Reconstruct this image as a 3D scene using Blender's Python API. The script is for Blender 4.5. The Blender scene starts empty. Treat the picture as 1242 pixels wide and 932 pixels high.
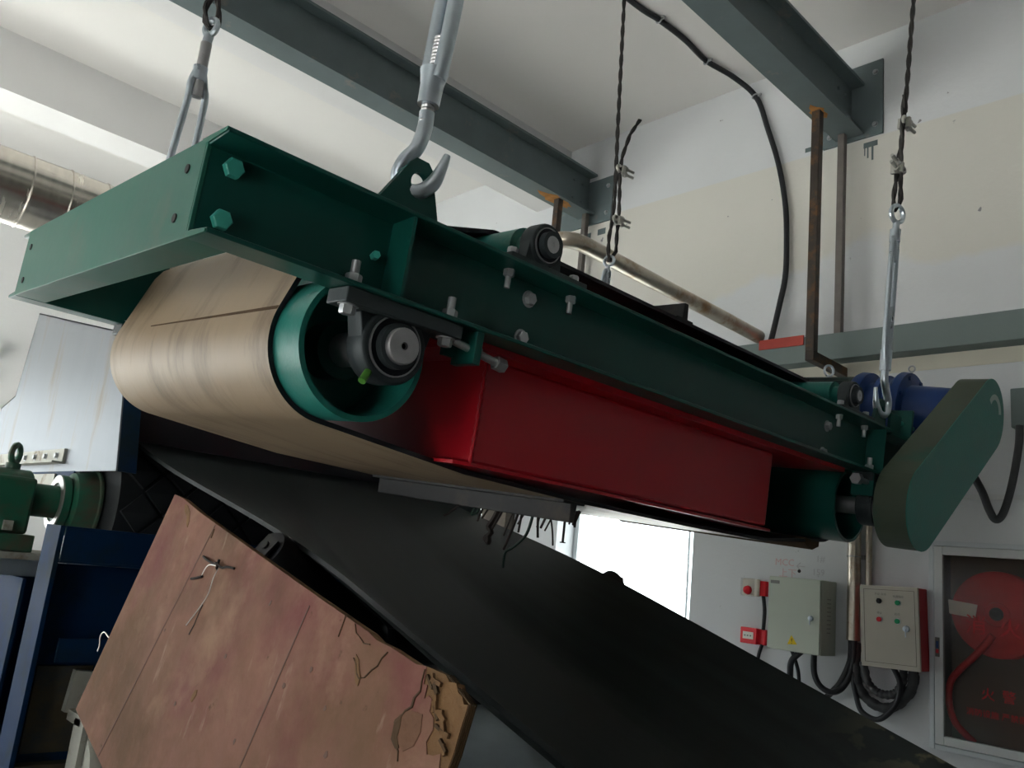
import bpy, bmesh, math, random
from mathutils import Vector as V, Matrix
random.seed(7)
S = bpy.context.scene
COL = S.collection

# ------------------------------------------------------------------ camera
cam_d = bpy.data.cameras.new('camera')
cam_d.sensor_width = 36.0
cam_d.lens = 1009.1 / 1242 * 36.0
cam_d.clip_start = 0.02
cam = bpy.data.objects.new('camera', cam_d)
COL.objects.link(cam)
R_ = V((0.7120030, -0.6946162, 0.1027626))
D_ = V((0.2224027, 0.0842732, -0.9713058))
F_ = V((0.6660246, 0.7144273, 0.2144873))
cam.matrix_world = Matrix(((R_.x, -D_.x, -F_.x, 0), (R_.y, -D_.y, -F_.y, 0), (R_.z, -D_.z, -F_.z, 1.6), (0, 0, 0, 1)))
S.camera = cam

# ------------------------------------------------------------------ sky, exposure, window light
S.view_settings.view_transform = 'Standard'
S.view_settings.look = 'None'
S.view_settings.gamma = 1.0
S.view_settings.use_curve_mapping = False
S.view_settings.exposure = 0.0
w = bpy.data.worlds.new('sky'); S.world = w
w.use_nodes = True
w.node_tree.nodes['Background'].inputs[0].default_value = (0.90, 0.95, 1.0, 1)
w.node_tree.nodes['Background'].inputs[1].default_value = 4.5

sun_d = bpy.data.lights.new('sun', 'SUN'); sun_d.energy = 40; sun_d.angle = math.radians(1.0); sun_d.color = (1, .98, .95)
sun = bpy.data.objects.new('sun', sun_d); COL.objects.link(sun)
sun.rotation_euler = V((.55, -.12, -.83)).to_track_quat('-Z', 'Y').to_euler()

Z0 = 1.6        # the lens is 1.6 m above the floor; heights below are measured from the lens

def portal(name, loc, rot, sx, sy):
    l = bpy.data.lights.new(name, 'AREA'); l.shape = 'RECTANGLE'; l.size = sx; l.size_y = sy
    l.energy = 1.0
    l.cycles.is_portal = True
    o = bpy.data.objects.new(name, l); COL.objects.link(o)
    o.location = loc; o.rotation_euler = rot
H = math.pi / 2
# windows: left wall (two, plus an unseen near one added to brighten the lower wall), back wall (one), right wall (two)
LWIN = [(-.5, .7), (3.6, 5.6), (6.1, 8.5)]
LZ = (0.5, 2.5)
XL, YB, XR, YF = -3.6, 9.0, 4.6, -7.0
for a, b in LWIN:
    portal('daylight_left', (XL - .05, (a + b) / 2, (LZ[0] + LZ[1]) / 2), (0, -H, 0), LZ[1] - LZ[0], b - a)
portal('daylight_back', (-0.7, YB + .05, 1.85), (-H, 0, 0), 4.8, 1.9)
portal('daylight_door', (XR + .3, 3.68, 1.25), (0, H, 0), 2.4, 1.19)
portal('daylight_right', (XR + .3, 5.65, 1.65), (0, H, 0), 1.5, 1.1)

# ------------------------------------------------------------------ materials
def mat(name, col, rough=.5, metal=0., var=.0, scale=8., dirt=None, dirt_amt=.0, dirt_scale=3., bump=0., bscale=60., stretch=None, spec=.3):
    m = bpy.data.materials.new(name); m.use_nodes = True
    nt = m.node_tree; N = nt.nodes; Lk = nt.links
    b = N['Principled BSDF']
    b.inputs['Roughness'].default_value = rough; b.inputs['Metallic'].default_value = metal
    b.inputs['Specular IOR Level'].default_value = spec
    c = (*col, 1)
    b.inputs['Base Color'].default_value = c
    if var or dirt or bump:
        tc = N.new('ShaderNodeTexCoord'); src = tc.outputs['Object']
        if stretch:
            mp = N.new('ShaderNodeMapping'); mp.inputs['Scale'].default_value = stretch
            Lk.new(src, mp.inputs[0]); src = mp.outputs[0]
        out = None
        if var:
            n = N.new('ShaderNodeTexNoise'); n.inputs['Scale'].default_value = scale; n.inputs['Detail'].default_value = 6
            Lk.new(src, n.inputs['Vector'])
            r = N.new('ShaderNodeMix'); r.data_type = 'RGBA'
            r.inputs[6].default_value = tuple(min(1, x * (1 - var)) for x in col) + (1,)
            r.inputs[7].default_value = tuple(min(1, x * (1 + var)) for x in col) + (1,)
            Lk.new(n.outputs['Fac'], r.inputs[0]); out = r.outputs[2]
            rr = N.new('ShaderNodeMapRange'); rr.inputs[3].default_value = max(.02, rough - .08); rr.inputs[4].default_value = min(1, rough + .08)
            Lk.new(n.outputs['Fac'], rr.inputs[0]); Lk.new(rr.outputs[0], b.inputs['Roughness'])
        if dirt:
            n2 = N.new('ShaderNodeTexNoise'); n2.inputs['Scale'].default_value = dirt_scale; n2.inputs['Detail'].default_value = 8; n2.inputs['Roughness'].default_value = .65
            Lk.new(src, n2.inputs['Vector'])
            mr = N.new('ShaderNodeMapRange'); mr.inputs[1].default_value = .62 - dirt_amt * .35; mr.inputs[2].default_value = .74 - dirt_amt * .2
            Lk.new(n2.outputs['Fac'], mr.inputs[0])
            r2 = N.new('ShaderNodeMix'); r2.data_type = 'RGBA'
            if out: Lk.new(out, r2.inputs[6])
            else: r2.inputs[6].default_value = c
            r2.inputs[7].default_value = (*dirt, 1)
            Lk.new(mr.outputs[0], r2.inputs[0]); out = r2.outputs[2]
        if out: Lk.new(out, b.inputs['Base Color'])
        if bump:
            n3 = N.new('ShaderNodeTexNoise'); n3.inputs['Scale'].default_value = bscale; n3.inputs['Detail'].default_value = 5
            Lk.new(src, n3.inputs['Vector'])
            bp = N.new('ShaderNodeBump'); bp.inputs['Strength'].default_value = bump; bp.inputs['Distance'].default_value = .01
            Lk.new(n3.outputs['Fac'], bp.inputs['Height']); Lk.new(bp.outputs[0], b.inputs['Normal'])
    return m

def plaster_mat(name, col, cream, zlo, zhi):
    """white plaster with a cream band of later patching between two heights, its lower edge ragged"""
    m = mat(name, col, .85, var=.09, scale=1.3, bump=.15, bscale=35)
    nt = m.node_tree; N = nt.nodes; Lk = nt.links; b = N['Principled BSDF']
    src = b.inputs['Base Color'].links[0].from_socket
    tc = N.new('ShaderNodeTexCoord'); sp = N.new('ShaderNodeSeparateXYZ'); Lk.new(tc.outputs['Object'], sp.inputs[0])
    n = N.new('ShaderNodeTexNoise'); n.inputs['Scale'].default_value = 1.6; n.inputs['Detail'].default_value = 7; Lk.new(tc.outputs['Object'], n.inputs['Vector'])
    ad = N.new('ShaderNodeMath'); ad.operation = 'MULTIPLY_ADD'; ad.inputs[1].default_value = .9; Lk.new(n.outputs['Fac'], ad.inputs[0]); Lk.new(sp.outputs['Z'], ad.inputs[2])
    lo = N.new('ShaderNodeMapRange'); lo.inputs[1].default_value = zlo + .45; lo.inputs[2].default_value = zlo + .53; Lk.new(ad.outputs[0], lo.inputs[0])
    hi = N.new('ShaderNodeMapRange'); hi.inputs[1].default_value = zhi; hi.inputs[2].default_value = zhi + .01; hi.inputs[3].default_value = 1; hi.inputs[4].default_value = 0; Lk.new(sp.outputs['Z'], hi.inputs[0])
    mu = N.new('ShaderNodeMath'); mu.operation = 'MULTIPLY'; Lk.new(lo.outputs[0], mu.inputs[0]); Lk.new(hi.outputs[0], mu.inputs[1])
    mx = N.new('ShaderNodeMix'); mx.data_type = 'RGBA'; Lk.new(mu.outputs[0], mx.inputs[0]); Lk.new(src, mx.inputs[6]); mx.inputs[7].default_value = (*cream, 1)
    # small chips in the paint
    n2 = N.new('ShaderNodeTexNoise'); n2.inputs['Scale'].default_value = 9; n2.inputs['Detail'].default_value = 3; Lk.new(tc.outputs['Object'], n2.inputs['Vector'])
    ch = N.new('ShaderNodeMapRange'); ch.inputs[1].default_value = .735; ch.inputs[2].default_value = .75; Lk.new(n2.outputs['Fac'], ch.inputs[0])
    m2 = N.new('ShaderNodeMix'); m2.data_type = 'RGBA'; Lk.new(ch.outputs[0], m2.inputs[0]); Lk.new(mx.outputs[2], m2.inputs[6]); m2.inputs[7].default_value = (.25, .25, .26, 1)
    Lk.new(m2.outputs[2], b.inputs['Base Color'])
    return m

def ply_mat():
    """faded pink film over plywood: brown bloom, purple-red stains, fine scratches along the grain"""
    m = mat('pink_shuttering_film', (.225, .112, .080), .8, var=.2, scale=9, dirt=(.15, .083, .048), dirt_amt=.5, dirt_scale=2.4, bump=.3, bscale=26, spec=.15)
    nt = m.node_tree; N = nt.nodes; Lk = nt.links; b = N['Principled BSDF']
    src = b.inputs['Base Color'].links[0].from_socket
    tc = N.new('ShaderNodeTexCoord')
    def layer(src, scale, lo, hi, col, amt, stretch=(1, 1, 1), det=6):
        mp = N.new('ShaderNodeMapping'); mp.inputs['Scale'].default_value = stretch; mp.inputs['Location'].default_value = (scale * .37, scale * .71, scale * .13); Lk.new(tc.outputs['Object'], mp.inputs[0])
        n = N.new('ShaderNodeTexNoise'); n.inputs['Scale'].default_value = scale; n.inputs['Detail'].default_value = det; n.inputs['Roughness'].default_value = .62; Lk.new(mp.outputs[0], n.inputs['Vector'])
        r = N.new('ShaderNodeMapRange'); r.inputs[1].default_value = lo; r.inputs[2].default_value = hi; r.inputs[4].default_value = amt; Lk.new(n.outputs['Fac'], r.inputs[0])
        x = N.new('ShaderNodeMix'); x.data_type = 'RGBA'; Lk.new(r.outputs[0], x.inputs[0]); Lk.new(src, x.inputs[6]); x.inputs[7].default_value = (*col, 1); return x.outputs[2]
    src = layer(src, 3.1, .50, .66, (.155, .045, .048), .85)
    src = layer(src, 5.0, .56, .72, (.29, .175, .115), .75)
    src = layer(src, 2.0, .54, .70, (.095, .055, .032), .75)
    src = layer(src, 30., .66, .74, (.09, .05, .03), .85)
    src = layer(src, 16., .64, .72, (.36, .25, .18), .55, (1, 1, .22))
    Lk.new(src, b.inputs['Base Color'])
    return m

def glass_mat(name, tint, glossy=.08, rough=.03):
    m = bpy.data.materials.new(name); m.use_nodes = True
    nt = m.node_tree; N = nt.nodes; N.clear()
    o = N.new('ShaderNodeOutputMaterial'); t = N.new('ShaderNodeBsdfTransparent'); g = N.new('ShaderNodeBsdfGlossy'); x = N.new('ShaderNodeMixShader')
    t.inputs[0].default_value = (*tint, 1); g.inputs['Roughness'].default_value = rough; x.inputs[0].default_value = glossy
    nt.links.new(t.outputs[0], x.inputs[1]); nt.links.new(g.outputs[0], x.inputs[2]); nt.links.new(x.outputs[0], o.inputs[0])
    return m

M = {}
M['wall'] = mat('white_plaster', (.72, .73, .73), .85, var=.05, scale=1.2, bump=.1, bscale=40)
M['wall_front'] = mat('dark_front_wall', (.16, .155, .15), .9, var=.2, scale=3)  # unseen wall behind the camera, darkened to cut bounce onto the front faces
M['wall_right'] = plaster_mat('patched_plaster', (.61, .63, .645), (.62, .612, .565), 3.55, 4.365)
M['ceiling'] = mat('ceiling_paint', (.74, .73, .71), .9, var=.04, scale=.8)
M['concrete_paint'] = mat('painted_concrete', (.72, .72, .72), .85, var=.05, scale=1.5, bump=.1, bscale=30)
M['floor'] = mat('concrete_floor', (.42, .42, .40), .6, var=.25, scale=2.5, bump=.1)
M['ground'] = mat('pale_ground', (.7, .69, .66), .9, var=.15, scale=.7)
M['beam'] = mat('grey_steel_paint', (.12, .155, .16), .5, var=.2, scale=6, dirt=(.22, .20, .18), dirt_amt=.05, dirt_scale=5)
M['wallbeam'] = mat('grey_beam_paint', (.16, .20, .195), .55, var=.12, scale=4)
M['rust'] = mat('rusty_spot', (.40, .18, .05), .85, var=.6, scale=22)
M['darkrod'] = mat('weathered_steel', (.055, .045, .038), .55, .3, var=.4, scale=15, dirt=(.16, .08, .03), dirt_amt=.35, dirt_scale=9)
M['greyrod'] = mat('dull_steel', (.15, .135, .125), .5, .3, var=.3, scale=15)
M['galv'] = mat('galvanised_pipe', (.55, .50, .42), .32, .85, var=.3, scale=7, dirt=(.35, .22, .12), dirt_amt=.35, dirt_scale=6)
M['zinc'] = mat('zinc_plated', (.55, .62, .68), .3, .9, var=.25, scale=20)
M['bolt'] = mat('bolt_steel', (.42, .44, .45), .4, .7, var=.25, scale=40)
M['dustgreen'] = mat('dusty_green_paint', (.062, .082, .056), .55, var=.2, scale=4, dirt=(.015, .09, .065), dirt_amt=.3, dirt_scale=3)
M['teal'] = mat('teal_bolt_paint', (.05, .36, .29), .4, var=.15, scale=20)
M['green'] = mat('dark_green_paint', (.0045, .062, .050), .34, var=.22, scale=5, dirt=(.012, .08, .062), dirt_amt=.06, dirt_scale=4, bump=.03, bscale=30)
M['endgreen'] = mat('worn_green_paint', (.017, .105, .076), .44, var=.2, scale=4, dirt=(.055, .10, .075), dirt_amt=.3, dirt_scale=3, spec=.18, bump=.03, bscale=30)
M['drumgreen'] = mat('drum_green_paint', (.015, .16, .13), .38, var=.2, scale=8, dirt=(.10, .20, .15), dirt_amt=.1, bump=.08, bscale=120)
M['red'] = mat('red_gloss_paint', (.38, .006, .014), .32, var=.06, scale=3, bump=.02, bscale=30, spec=.35)
M['iron'] = mat('cast_iron', (.035, .045, .048), .5, .3, var=.3, scale=25, bump=.08, bscale=90)
M['race'] = mat('bearing_seal', (.012, .014, .018), .35, .4)
M['shaft'] = mat('machined_steel', (.42, .42, .43), .36, .85, var=.25, scale=30)
M['rubber_tan'] = mat('tan_rubber', (.28, .21, .138), .48, var=.16, scale=5, dirt=(.15, .112, .075), dirt_amt=.34, dirt_scale=2.5, stretch=(.8, 3.2, .8), bump=.04, bscale=14)
M['rubber_black'] = mat('black_rubber', (.012, .013, .017), .5, var=.3, scale=10)
M['cleat'] = mat('dusty_rubber', (.026, .027, .028), .65, var=.35, scale=9, dirt=(.06, .05, .042), dirt_amt=.25, dirt_scale=7)
M['conv'] = mat('conveyor_rubber', (.030, .032, .032), .52, var=.35, scale=6, stretch=(5, .25, 1), bump=.03, bscale=8)
M['lag'] = mat('lagging_rubber', (.016, .018, .020), .6, var=.3, scale=12)
M['blue'] = mat('blue_paint', (.0022, .021, .066), .62, var=.25, scale=5, dirt=(.008, .02, .028), dirt_amt=.35, dirt_scale=4, spec=.12)
M['gearblue'] = mat('gear_blue_paint', (.012, .045, .17), .42, var=.2, scale=8)
M['motor'] = mat('motor_dark_paint', (.03, .05, .045), .5, var=.2, scale=8)
M['rustplate'] = mat('rusted_plate', (.055, .042, .022), .7, var=.5, scale=9, dirt=(.02, .03, .04), dirt_amt=.4, dirt_scale=5)
M['paledirty'] = mat('dusty_pale_metal', (.38, .38, .33), .6, .2, var=.3, scale=9, dirt=(.15, .11, .06), dirt_amt=.25, dirt_scale=8)
M['chute'] = mat('galvanised_sheet', (.17, .182, .198), .42, .6, var=.35, scale=2.2, dirt=(.17, .145, .12), dirt_amt=.2, dirt_scale=2.2, stretch=(1, 3, .7), bump=.05, bscale=1.6)
M['duct'] = mat('spiral_duct_metal', (.60, .56, .50), .25, .95, var=.3, scale=4, stretch=(6, 1, 1), bump=.05, bscale=4)
M['machinegreen'] = mat('machine_green_paint', (.016, .12, .07), .42, var=.25, scale=7, dirt=(.085, .075, .05), dirt_amt=.5, dirt_scale=6)
M['ply'] = ply_mat()
M['plyedge'] = mat('plywood_core', (.165, .088, .036), .85, var=.45, scale=18, bump=.5, bscale=45)
M['plybare'] = mat('bare_brown_veneer', (.165, .088, .055), .85, var=.3, scale=14, bump=.3, bscale=40, spec=.1)
M['plydark'] = mat('dark_brown', (.07, .04, .018), .9, var=.5, scale=25)  # dark brown for cracks, splinters, ply layers, the belt line and one cleat
M['plyline'] = mat('film_seam', (.13, .07, .05), .7, var=.2, scale=20)
M['clip'] = mat('clip_zinc', (.42, .42, .38), .45, .5, var=.3, scale=40)
M['rope'] = mat('dark_wire_rope', (.04, .038, .036), .5, .5, var=.4, scale=90)
M['cable'] = mat('black_cable', (.022, .024, .027), .45, var=.2, scale=15)
M['hose'] = mat('grey_corrugated_conduit', (.05, .052, .055), .5, var=.2, scale=25)
M['cabgrey'] = mat('pale_green_enamel', (.52, .57, .49), .45, var=.05, scale=5)
M['cabbeige'] = mat('beige_enamel', (.50, .47, .40), .5, var=.05, scale=5)
M['cabred'] = mat('red_enamel', (.42, .03, .035), .5, var=.1, scale=6)
M['vent'] = mat('louvre_shadow', (.30, .33, .28), .6)
M['groove'] = mat('dark_gap', (.03, .03, .03), .8)
M['btn_green'] = mat('green_button', (.01, .30, .12), .35)
M['btn_red'] = mat('red_button', (.60, .02, .03), .35)
M['black'] = mat('black_plastic', (.012, .012, .013), .4)
M['ink'] = mat('grey_print', (.20, .20, .19), .7)
M['yellow'] = mat('yellow_sticker', (.85, .60, .01), .5)
M['whiteplastic'] = mat('white_plastic', (.75, .72, .66), .4)
M['alarmred'] = mat('alarm_red', (.75, .015, .03), .4)
M['alu'] = mat('aluminium_frame', (.56, .60, .62), .4, .3, var=.1, scale=10)
M['alushade'] = mat('brushed_aluminium', (.58, .60, .60), .45, .25)
M['cabinet_in'] = mat('cabinet_inside', (.16, .125, .105), .8, var=.3, scale=4)
M['reel'] = mat('hose_reel_red', (.50, .012, .015), .5, var=.15, scale=5)
M['print_red'] = mat('red_lettering', (.50, .015, .018), .6)
M['marker'] = mat('faded_red_marker', (.62, .42, .42), .9)
M['marker2'] = mat('faded_grey_marker', (.48, .48, .50), .9)
M['glass'] = glass_mat('window_glass', (.96, .98, .97), .06)
M['smoke'] = glass_mat('dusty_cabinet_glass', (.90, .87, .84), .025, .25)
M['lens'] = glass_mat('clear_plastic', (.97, .96, .95), .06, .1)
M['curtain'] = mat('tan_curtain', (.52, .40, .26), .85, var=.2, scale=5)
M['postbrown'] = mat('brown_grey_post', (.10, .085, .07), .7, var=.3, scale=8)
M['green_wire'] = mat('dull_green_wire', (.008, .026, .018), .5)
M['thin_wire'] = mat('bright_wire', (.55, .52, .48), .4, .8)
M['rusty'] = mat('rusted_nail', (.018, .012, .010), .7, .1, var=.5, scale=40)
M['redsteel'] = mat('red_primer', (.40, .06, .045), .6, var=.25, scale=12)
M['deck'] = mat('deck_plate_metal', (.33, .38, .40), .42, .6, var=.25, scale=7, bump=.06, bscale=12)
M['grease'] = mat('green_grease_cap', (.05, .17, .02), .5)
M['white_mark'] = mat('pale_mark', (.40, .50, .46), .5)
M['cream'] = mat('cream_plaster', (.60, .58, .49), .85, var=.06, scale=3)

# ------------------------------------------------------------------ mesh builder
class MB:
    def __init__(s): s.v = []; s.f = []; s.m = []; s.sm = []; s.k = 0
    def add(s, vs, fs, smooth=False, mi=None):
        o = len(s.v); s.v += [V(x) for x in vs]
        for f in fs:
            s.f.append([o + i for i in f]); s.m.append(s.k if mi is None else mi); s.sm.append(smooth)
        return s
    def box(s, x0, x1, y0, y1, z0, z1):
        p = [(x, y, z) for x in (x0, x1) for y in (y0, y1) for z in (z0, z1)]
        return s.add(p, [(0, 1, 3, 2), (4, 6, 7, 5), (0, 4, 5, 1), (2, 3, 7, 6), (0, 2, 6, 4), (1, 5, 7, 3)])
    def obox(s, c, a, b, d):
        c, a, b, d = V(c), V(a), V(b), V(d)
        p = [c + i * a + j * b + k * d for i in (-1, 1) for j in (-1, 1) for k in (-1, 1)]
        return s.add(p, [(0, 1, 3, 2), (4, 6, 7, 5), (0, 4, 5, 1), (2, 3, 7, 6), (0, 2, 6, 4), (1, 5, 7, 3)])
    def prism(s, pts, ext):
        n = len(pts); e = V(ext); p = [V(q) for q in pts]
        fs = [tuple(range(n - 1, -1, -1)), tuple(range(n, 2 * n))] + [(i, (i + 1) % n, n + (i + 1) % n, n + i) for i in range(n)]
        return s.add(p + [q + e for q in p], fs)
    def lathe(s, p0, axis, prof, n=24, cap=True):
        """prof: (distance along axis, radius)"""
        a = V(axis).normalized(); p0 = V(p0)
        t = V((0, 0, 1)) if abs(a.z) < .9 else V((1, 0, 0))
        u = a.cross(t).normalized(); w_ = a.cross(u)
        vs = []
        for d, r in prof:
            for i in range(n):
                th = 2 * math.pi * i / n
                vs.append(p0 + a * d + (u * math.cos(th) + w_ * math.sin(th)) * r)
        fs = []
        for k in range(len(prof) - 1):
            for i in range(n):
                j = (i + 1) % n
                fs.append((k * n + i, k * n + j, (k + 1) * n + j, (k + 1) * n + i))
        s.add(vs, fs, True)
        o = len(s.v) - len(vs)
        if cap:
            for k in (0, len(prof) - 1):
                if prof[k][1] > 1e-5:
                    s.f.append([o + k * n + i for i in range(n)]); s.m.append(s.k); s.sm.append(False)
        return s
    def cyl(s, p0, p1, r, n=16, r2=None):
        p0, p1 = V(p0), V(p1)
        return s.lathe(p0, p1 - p0, [(0, r), ((p1 - p0).length, r if r2 is None else r2)], n)
    def pipe(s, p0, axis, L, ro, ri, n=48):
        return s.lathe(p0, axis, [(0, ri), (0, ro), (L, ro), (L, ri), (0, ri)], n, False)
    def tube(s, pts, r, n=8, sub=6, closed=False):
        P = [V(p) for p in pts]
        if sub > 1 and len(P) > 2:
            Q = []; m = len(P); rng = m if closed else m - 1
            for i in range(rng):
                g = (lambda k: P[k % m]) if closed else (lambda k: P[min(max(k, 0), m - 1)])
                a, b, c, d = g(i - 1), g(i), g(i + 1), g(i + 2)
                for k in range(sub):
                    t = k / sub
                    Q.append(.5 * ((2 * b) + (c - a) * t + (2 * a - 5 * b + 4 * c - d) * t * t + (3 * b - a - 3 * c + d) * t ** 3))
            if not closed: Q.append(P[-1])
            P = Q
        m = len(P); vs = []; up = None
        rr = r if callable(r) else (lambda t: r)
        for i in range(m):
            if closed: d = (P[(i + 1) % m] - P[i - 1])
            else: d = P[min(i + 1, m - 1)] - P[max(i - 1, 0)]
            d = d.normalized() if d.length > 1e-9 else V((0, 0, 1))
            if up is None:
                t = V((0, 0, 1)) if abs(d.z) < .9 else V((1, 0, 0)); up = d.cross(t).normalized()
            else:
                up = (up - d * up.dot(d)); up = up.normalized() if up.length > 1e-6 else d.orthogonal().normalized()
            b = d.cross(up); q = rr(i / max(1, m - 1))
            vs += [P[i] + (up * math.cos(2 * math.pi * k / n) + b * math.sin(2 * math.pi * k / n)) * q for k in range(n)]
        fs = []
        for i in range(m if closed else m - 1):
            i2 = (i + 1) % m
            for k in range(n):
                fs.append((i * n + k, i * n + (k + 1) % n, i2 * n + (k + 1) % n, i2 * n + k))
        s.add(vs, fs, True); o = len(s.v) - len(vs)
        if not closed:
            for i in (0, m - 1):
                s.f.append([o + i * n + k for k in range(n)]); s.m.append(s.k); s.sm.append(False)
        return s
    def ring(s, c, axis, R, r, n=24, k=8):
        a = V(axis).normalized(); t = V((0, 0, 1)) if abs(a.z) < .9 else V((1, 0, 0)); u = a.cross(t).normalized(); b = a.cross(u)
        return s.tube([V(c) + (u * math.cos(2 * math.pi * i / n) + b * math.sin(2 * math.pi * i / n)) * R for i in range(n)], r, k, 1, True)
    def hexbolt(s, p, d, r=.012, h=.009, washer=True):
        p, d = V(p), V(d).normalized()
        if washer: s.lathe(p, d, [(0, r * 1.3), (.002, r * 1.3)], 16)
        s.lathe(p + d * .002, d, [(0, r), (h * .85, r), (h, r * .88)], 6)
        for i in range(len(s.sm) - 20, len(s.sm)): s.sm[i] = False
        return s
    def holed(s, outer, c, rh, ext, N=32):
        """plate with one round hole: outer is a convex outline round c, all in the plane across ext"""
        e = V(ext); a = e.normalized(); c = V(c)
        u = (V(outer[0]) - c); u = (u - a * u.dot(a)).normalized(); b = a.cross(u)
        P2 = [((V(q) - c).dot(u), (V(q) - c).dot(b)) for q in outer]
        out = []; angs = sorted(set([round(2 * math.pi * i / N, 6) for i in range(N)] + [round(math.atan2(y, x) % (2 * math.pi), 6) for x, y in P2]))
        for th in angs:
            dx, dy = math.cos(th), math.sin(th); best = None
            for i in range(len(P2)):
                (x1, y1), (x2, y2) = P2[i], P2[(i + 1) % len(P2)]
                den = dx * (y2 - y1) - dy * (x2 - x1)
                if abs(den) < 1e-12: continue
                t = (x1 * (y2 - y1) - y1 * (x2 - x1)) / den; q = (x1 * dy - y1 * dx) / den
                if t > 0 and -1e-6 <= q <= 1 + 1e-6 and (best is None or t < best): best = t
            out.append(best or rh * 1.2)
        n = len(angs); vs = []
        for z in (0, 1):
            for th, t in zip(angs, out): vs.append(c + e * z + (u * math.cos(th) + b * math.sin(th)) * t)
            for th in angs: vs.append(c + e * z + (u * math.cos(th) + b * math.sin(th)) * rh)
        fs = []
        for i in range(n):
            j = (i + 1) % n
            fs += [(i, j, n + j, n + i), (2 * n + i, 3 * n + i, 3 * n + j, 2 * n + j), (i, 2 * n + i, 2 * n + j, j), (n + i, n + j, 3 * n + j, 3 * n + i)]
        return s.add(vs, fs)
    def mesh(s, name, mats, off=V((0, 0, 0)), weld=True):
        me = bpy.data.meshes.new(name)
        me.from_pydata([v - off for v in s.v], [], s.f)
        for m in (mats if isinstance(mats, (list, tuple)) else [mats]): me.materials.append(m)
        for p, mi, sm in zip(me.polygons, s.m, s.sm): p.material_index = mi; p.use_smooth = sm
        bm = bmesh.new(); bm.from_mesh(me)
        bmesh.ops.recalc_face_normals(bm, faces=bm.faces); bm.to_mesh(me); bm.free()
        if any(s.sm): me.set_sharp_from_angle(angle=math.radians(38))
        return me

# frames: 'W' room axes, 'M' the magnet hung with a 4.6 degree tilt, 'C' the conveyor climbing at 18.2 degrees
FR = {'W': 0.0, 'M': math.radians(4.64), 'C': math.radians(18.2)}
def place(o, base, fr):
    R = Matrix.Rotation(FR[fr], 4, 'X')
    o.rotation_euler = (FR[fr], 0, 0)
    o.location = (R @ V(base)) + V((0, 0, Z0))

def bev(o, wd=.003, seg=2):
    b = o.modifiers.new('bevel', 'BEVEL'); b.width = wd; b.segments = seg; b.limit_method = 'ANGLE'; b.angle_limit = math.radians(40)
    return o

class Thing:
    def __init__(s, name, label, cat, base=(0, 0, 0), fr='W', group=None, mb=None, m=None, kind=None):
        s.base = V(base); s.fr = fr
        me = mb.mesh(name, m, s.base) if mb else None
        s.o = bpy.data.objects.new(name, me); COL.objects.link(s.o); place(s.o, base, fr)
        if label: s.o['label'] = label
        if cat: s.o['category'] = cat
        if group: s.o['group'] = group
        if kind: s.o['kind'] = kind
    def part(s, name, mb, m, sub=None, label=None, kind=None, bevel=0):
        me = mb if isinstance(mb, bpy.types.Mesh) else mb.mesh(name, m, s.base)
        o = bpy.data.objects.new(name, me); COL.objects.link(o); o.parent = sub or s.o
        if label: o['label'] = label
        if kind: o['kind'] = kind
        if bevel: bev(o, bevel)
        return o
def struct(name, mb, m, base=(0, 0, 0), fr='W', label=None):
    t = Thing(name, label, None, base, fr, None, mb, m, 'structure'); return t

def text_mesh(body, size, m, mat4, depth=.0004):
    cu = bpy.data.curves.new('lettering', 'FONT'); cu.body = body; cu.size = size; cu.extrude = depth; cu.align_x = 'CENTER'; cu.align_y = 'CENTER'; cu.resolution_u = 2
    o = bpy.data.objects.new('lettering', cu); COL.objects.link(o)
    dg = bpy.context.evaluated_depsgraph_get()
    me = bpy.data.meshes.new_from_object(o.evaluated_get(dg)); me.transform(mat4)
    me.materials.clear(); me.materials.append(m)
    bpy.data.objects.remove(o); bpy.data.curves.remove(cu)
    return me
def facing_left(p, roll=0.):
    """matrix for lettering on a surface that looks towards -X (reads from the room), p relative to the thing's base"""
    R = Matrix(((0, 0, -1, 0), (-1, 0, 0, 0), (0, 1, 0, 0), (0, 0, 0, 1)))
    return Matrix.Translation(V(p)) @ R @ Matrix.Rotation(roll, 4, 'Z')

# ================================================================== THE ROOM
ZF, ZC = -1.6, 3.46          # floor and ceiling, from the lens
def wall_x(name, x0, x1, ya, yb, holes, m):
    """wall across X with openings (y0, y1, z0, z1)"""
    mb = MB(); ys = sorted(holes); y = ya
    for (a, b, z0, z1) in ys:
        mb.box(x0, x1, y, a, ZF, ZC)
        if z0 > ZF: mb.box(x0, x1, a, b, ZF, z0)
        mb.box(x0, x1, a, b, z1, ZC); y = b
    mb.box(x0, x1, y, yb, ZF, ZC)
    return struct(name, mb, m, ((x0 + x1) / 2, (ya + yb) / 2, ZF))
DOOR = (3.086, 4.278, ZF, .80)
WIN2 = (5.05, 6.25, -.75, .80)
wr = wall_x('wall_right', XR, XR + .25, YF, YB, [(.93, 1.615, -.62, .33), DOOR, WIN2], M['wall_right'])
wall_x('wall_left', XL - .25, XL, YF, YB, [(a, b, LZ[0] - Z0, LZ[1] - Z0) for a, b in LWIN], M['wall'])
mb = MB(); BW = (-3.1, 1.7, -.72, 1.25)
mb.box(XL, BW[0], YB, YB + .25, ZF, ZC).box(BW[1], XR, YB, YB + .25, ZF, ZC).box(BW[0], BW[1], YB, YB + .25, ZF, BW[2]).box(BW[0], BW[1], YB, YB + .25, BW[3], ZC)
struct('wall_back', mb, M['wall'], (.5, YB, ZF))
struct('wall_front', MB().box(XL, XR, YF - .25, YF, ZF, ZC), M['wall_front'], (.5, YF, ZF))
struct('floor', MB().box(XL - .25, XR + .25, YF - .25, YB + .25, ZF - .15, ZF), M['floor'], (0, 0, ZF))
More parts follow.
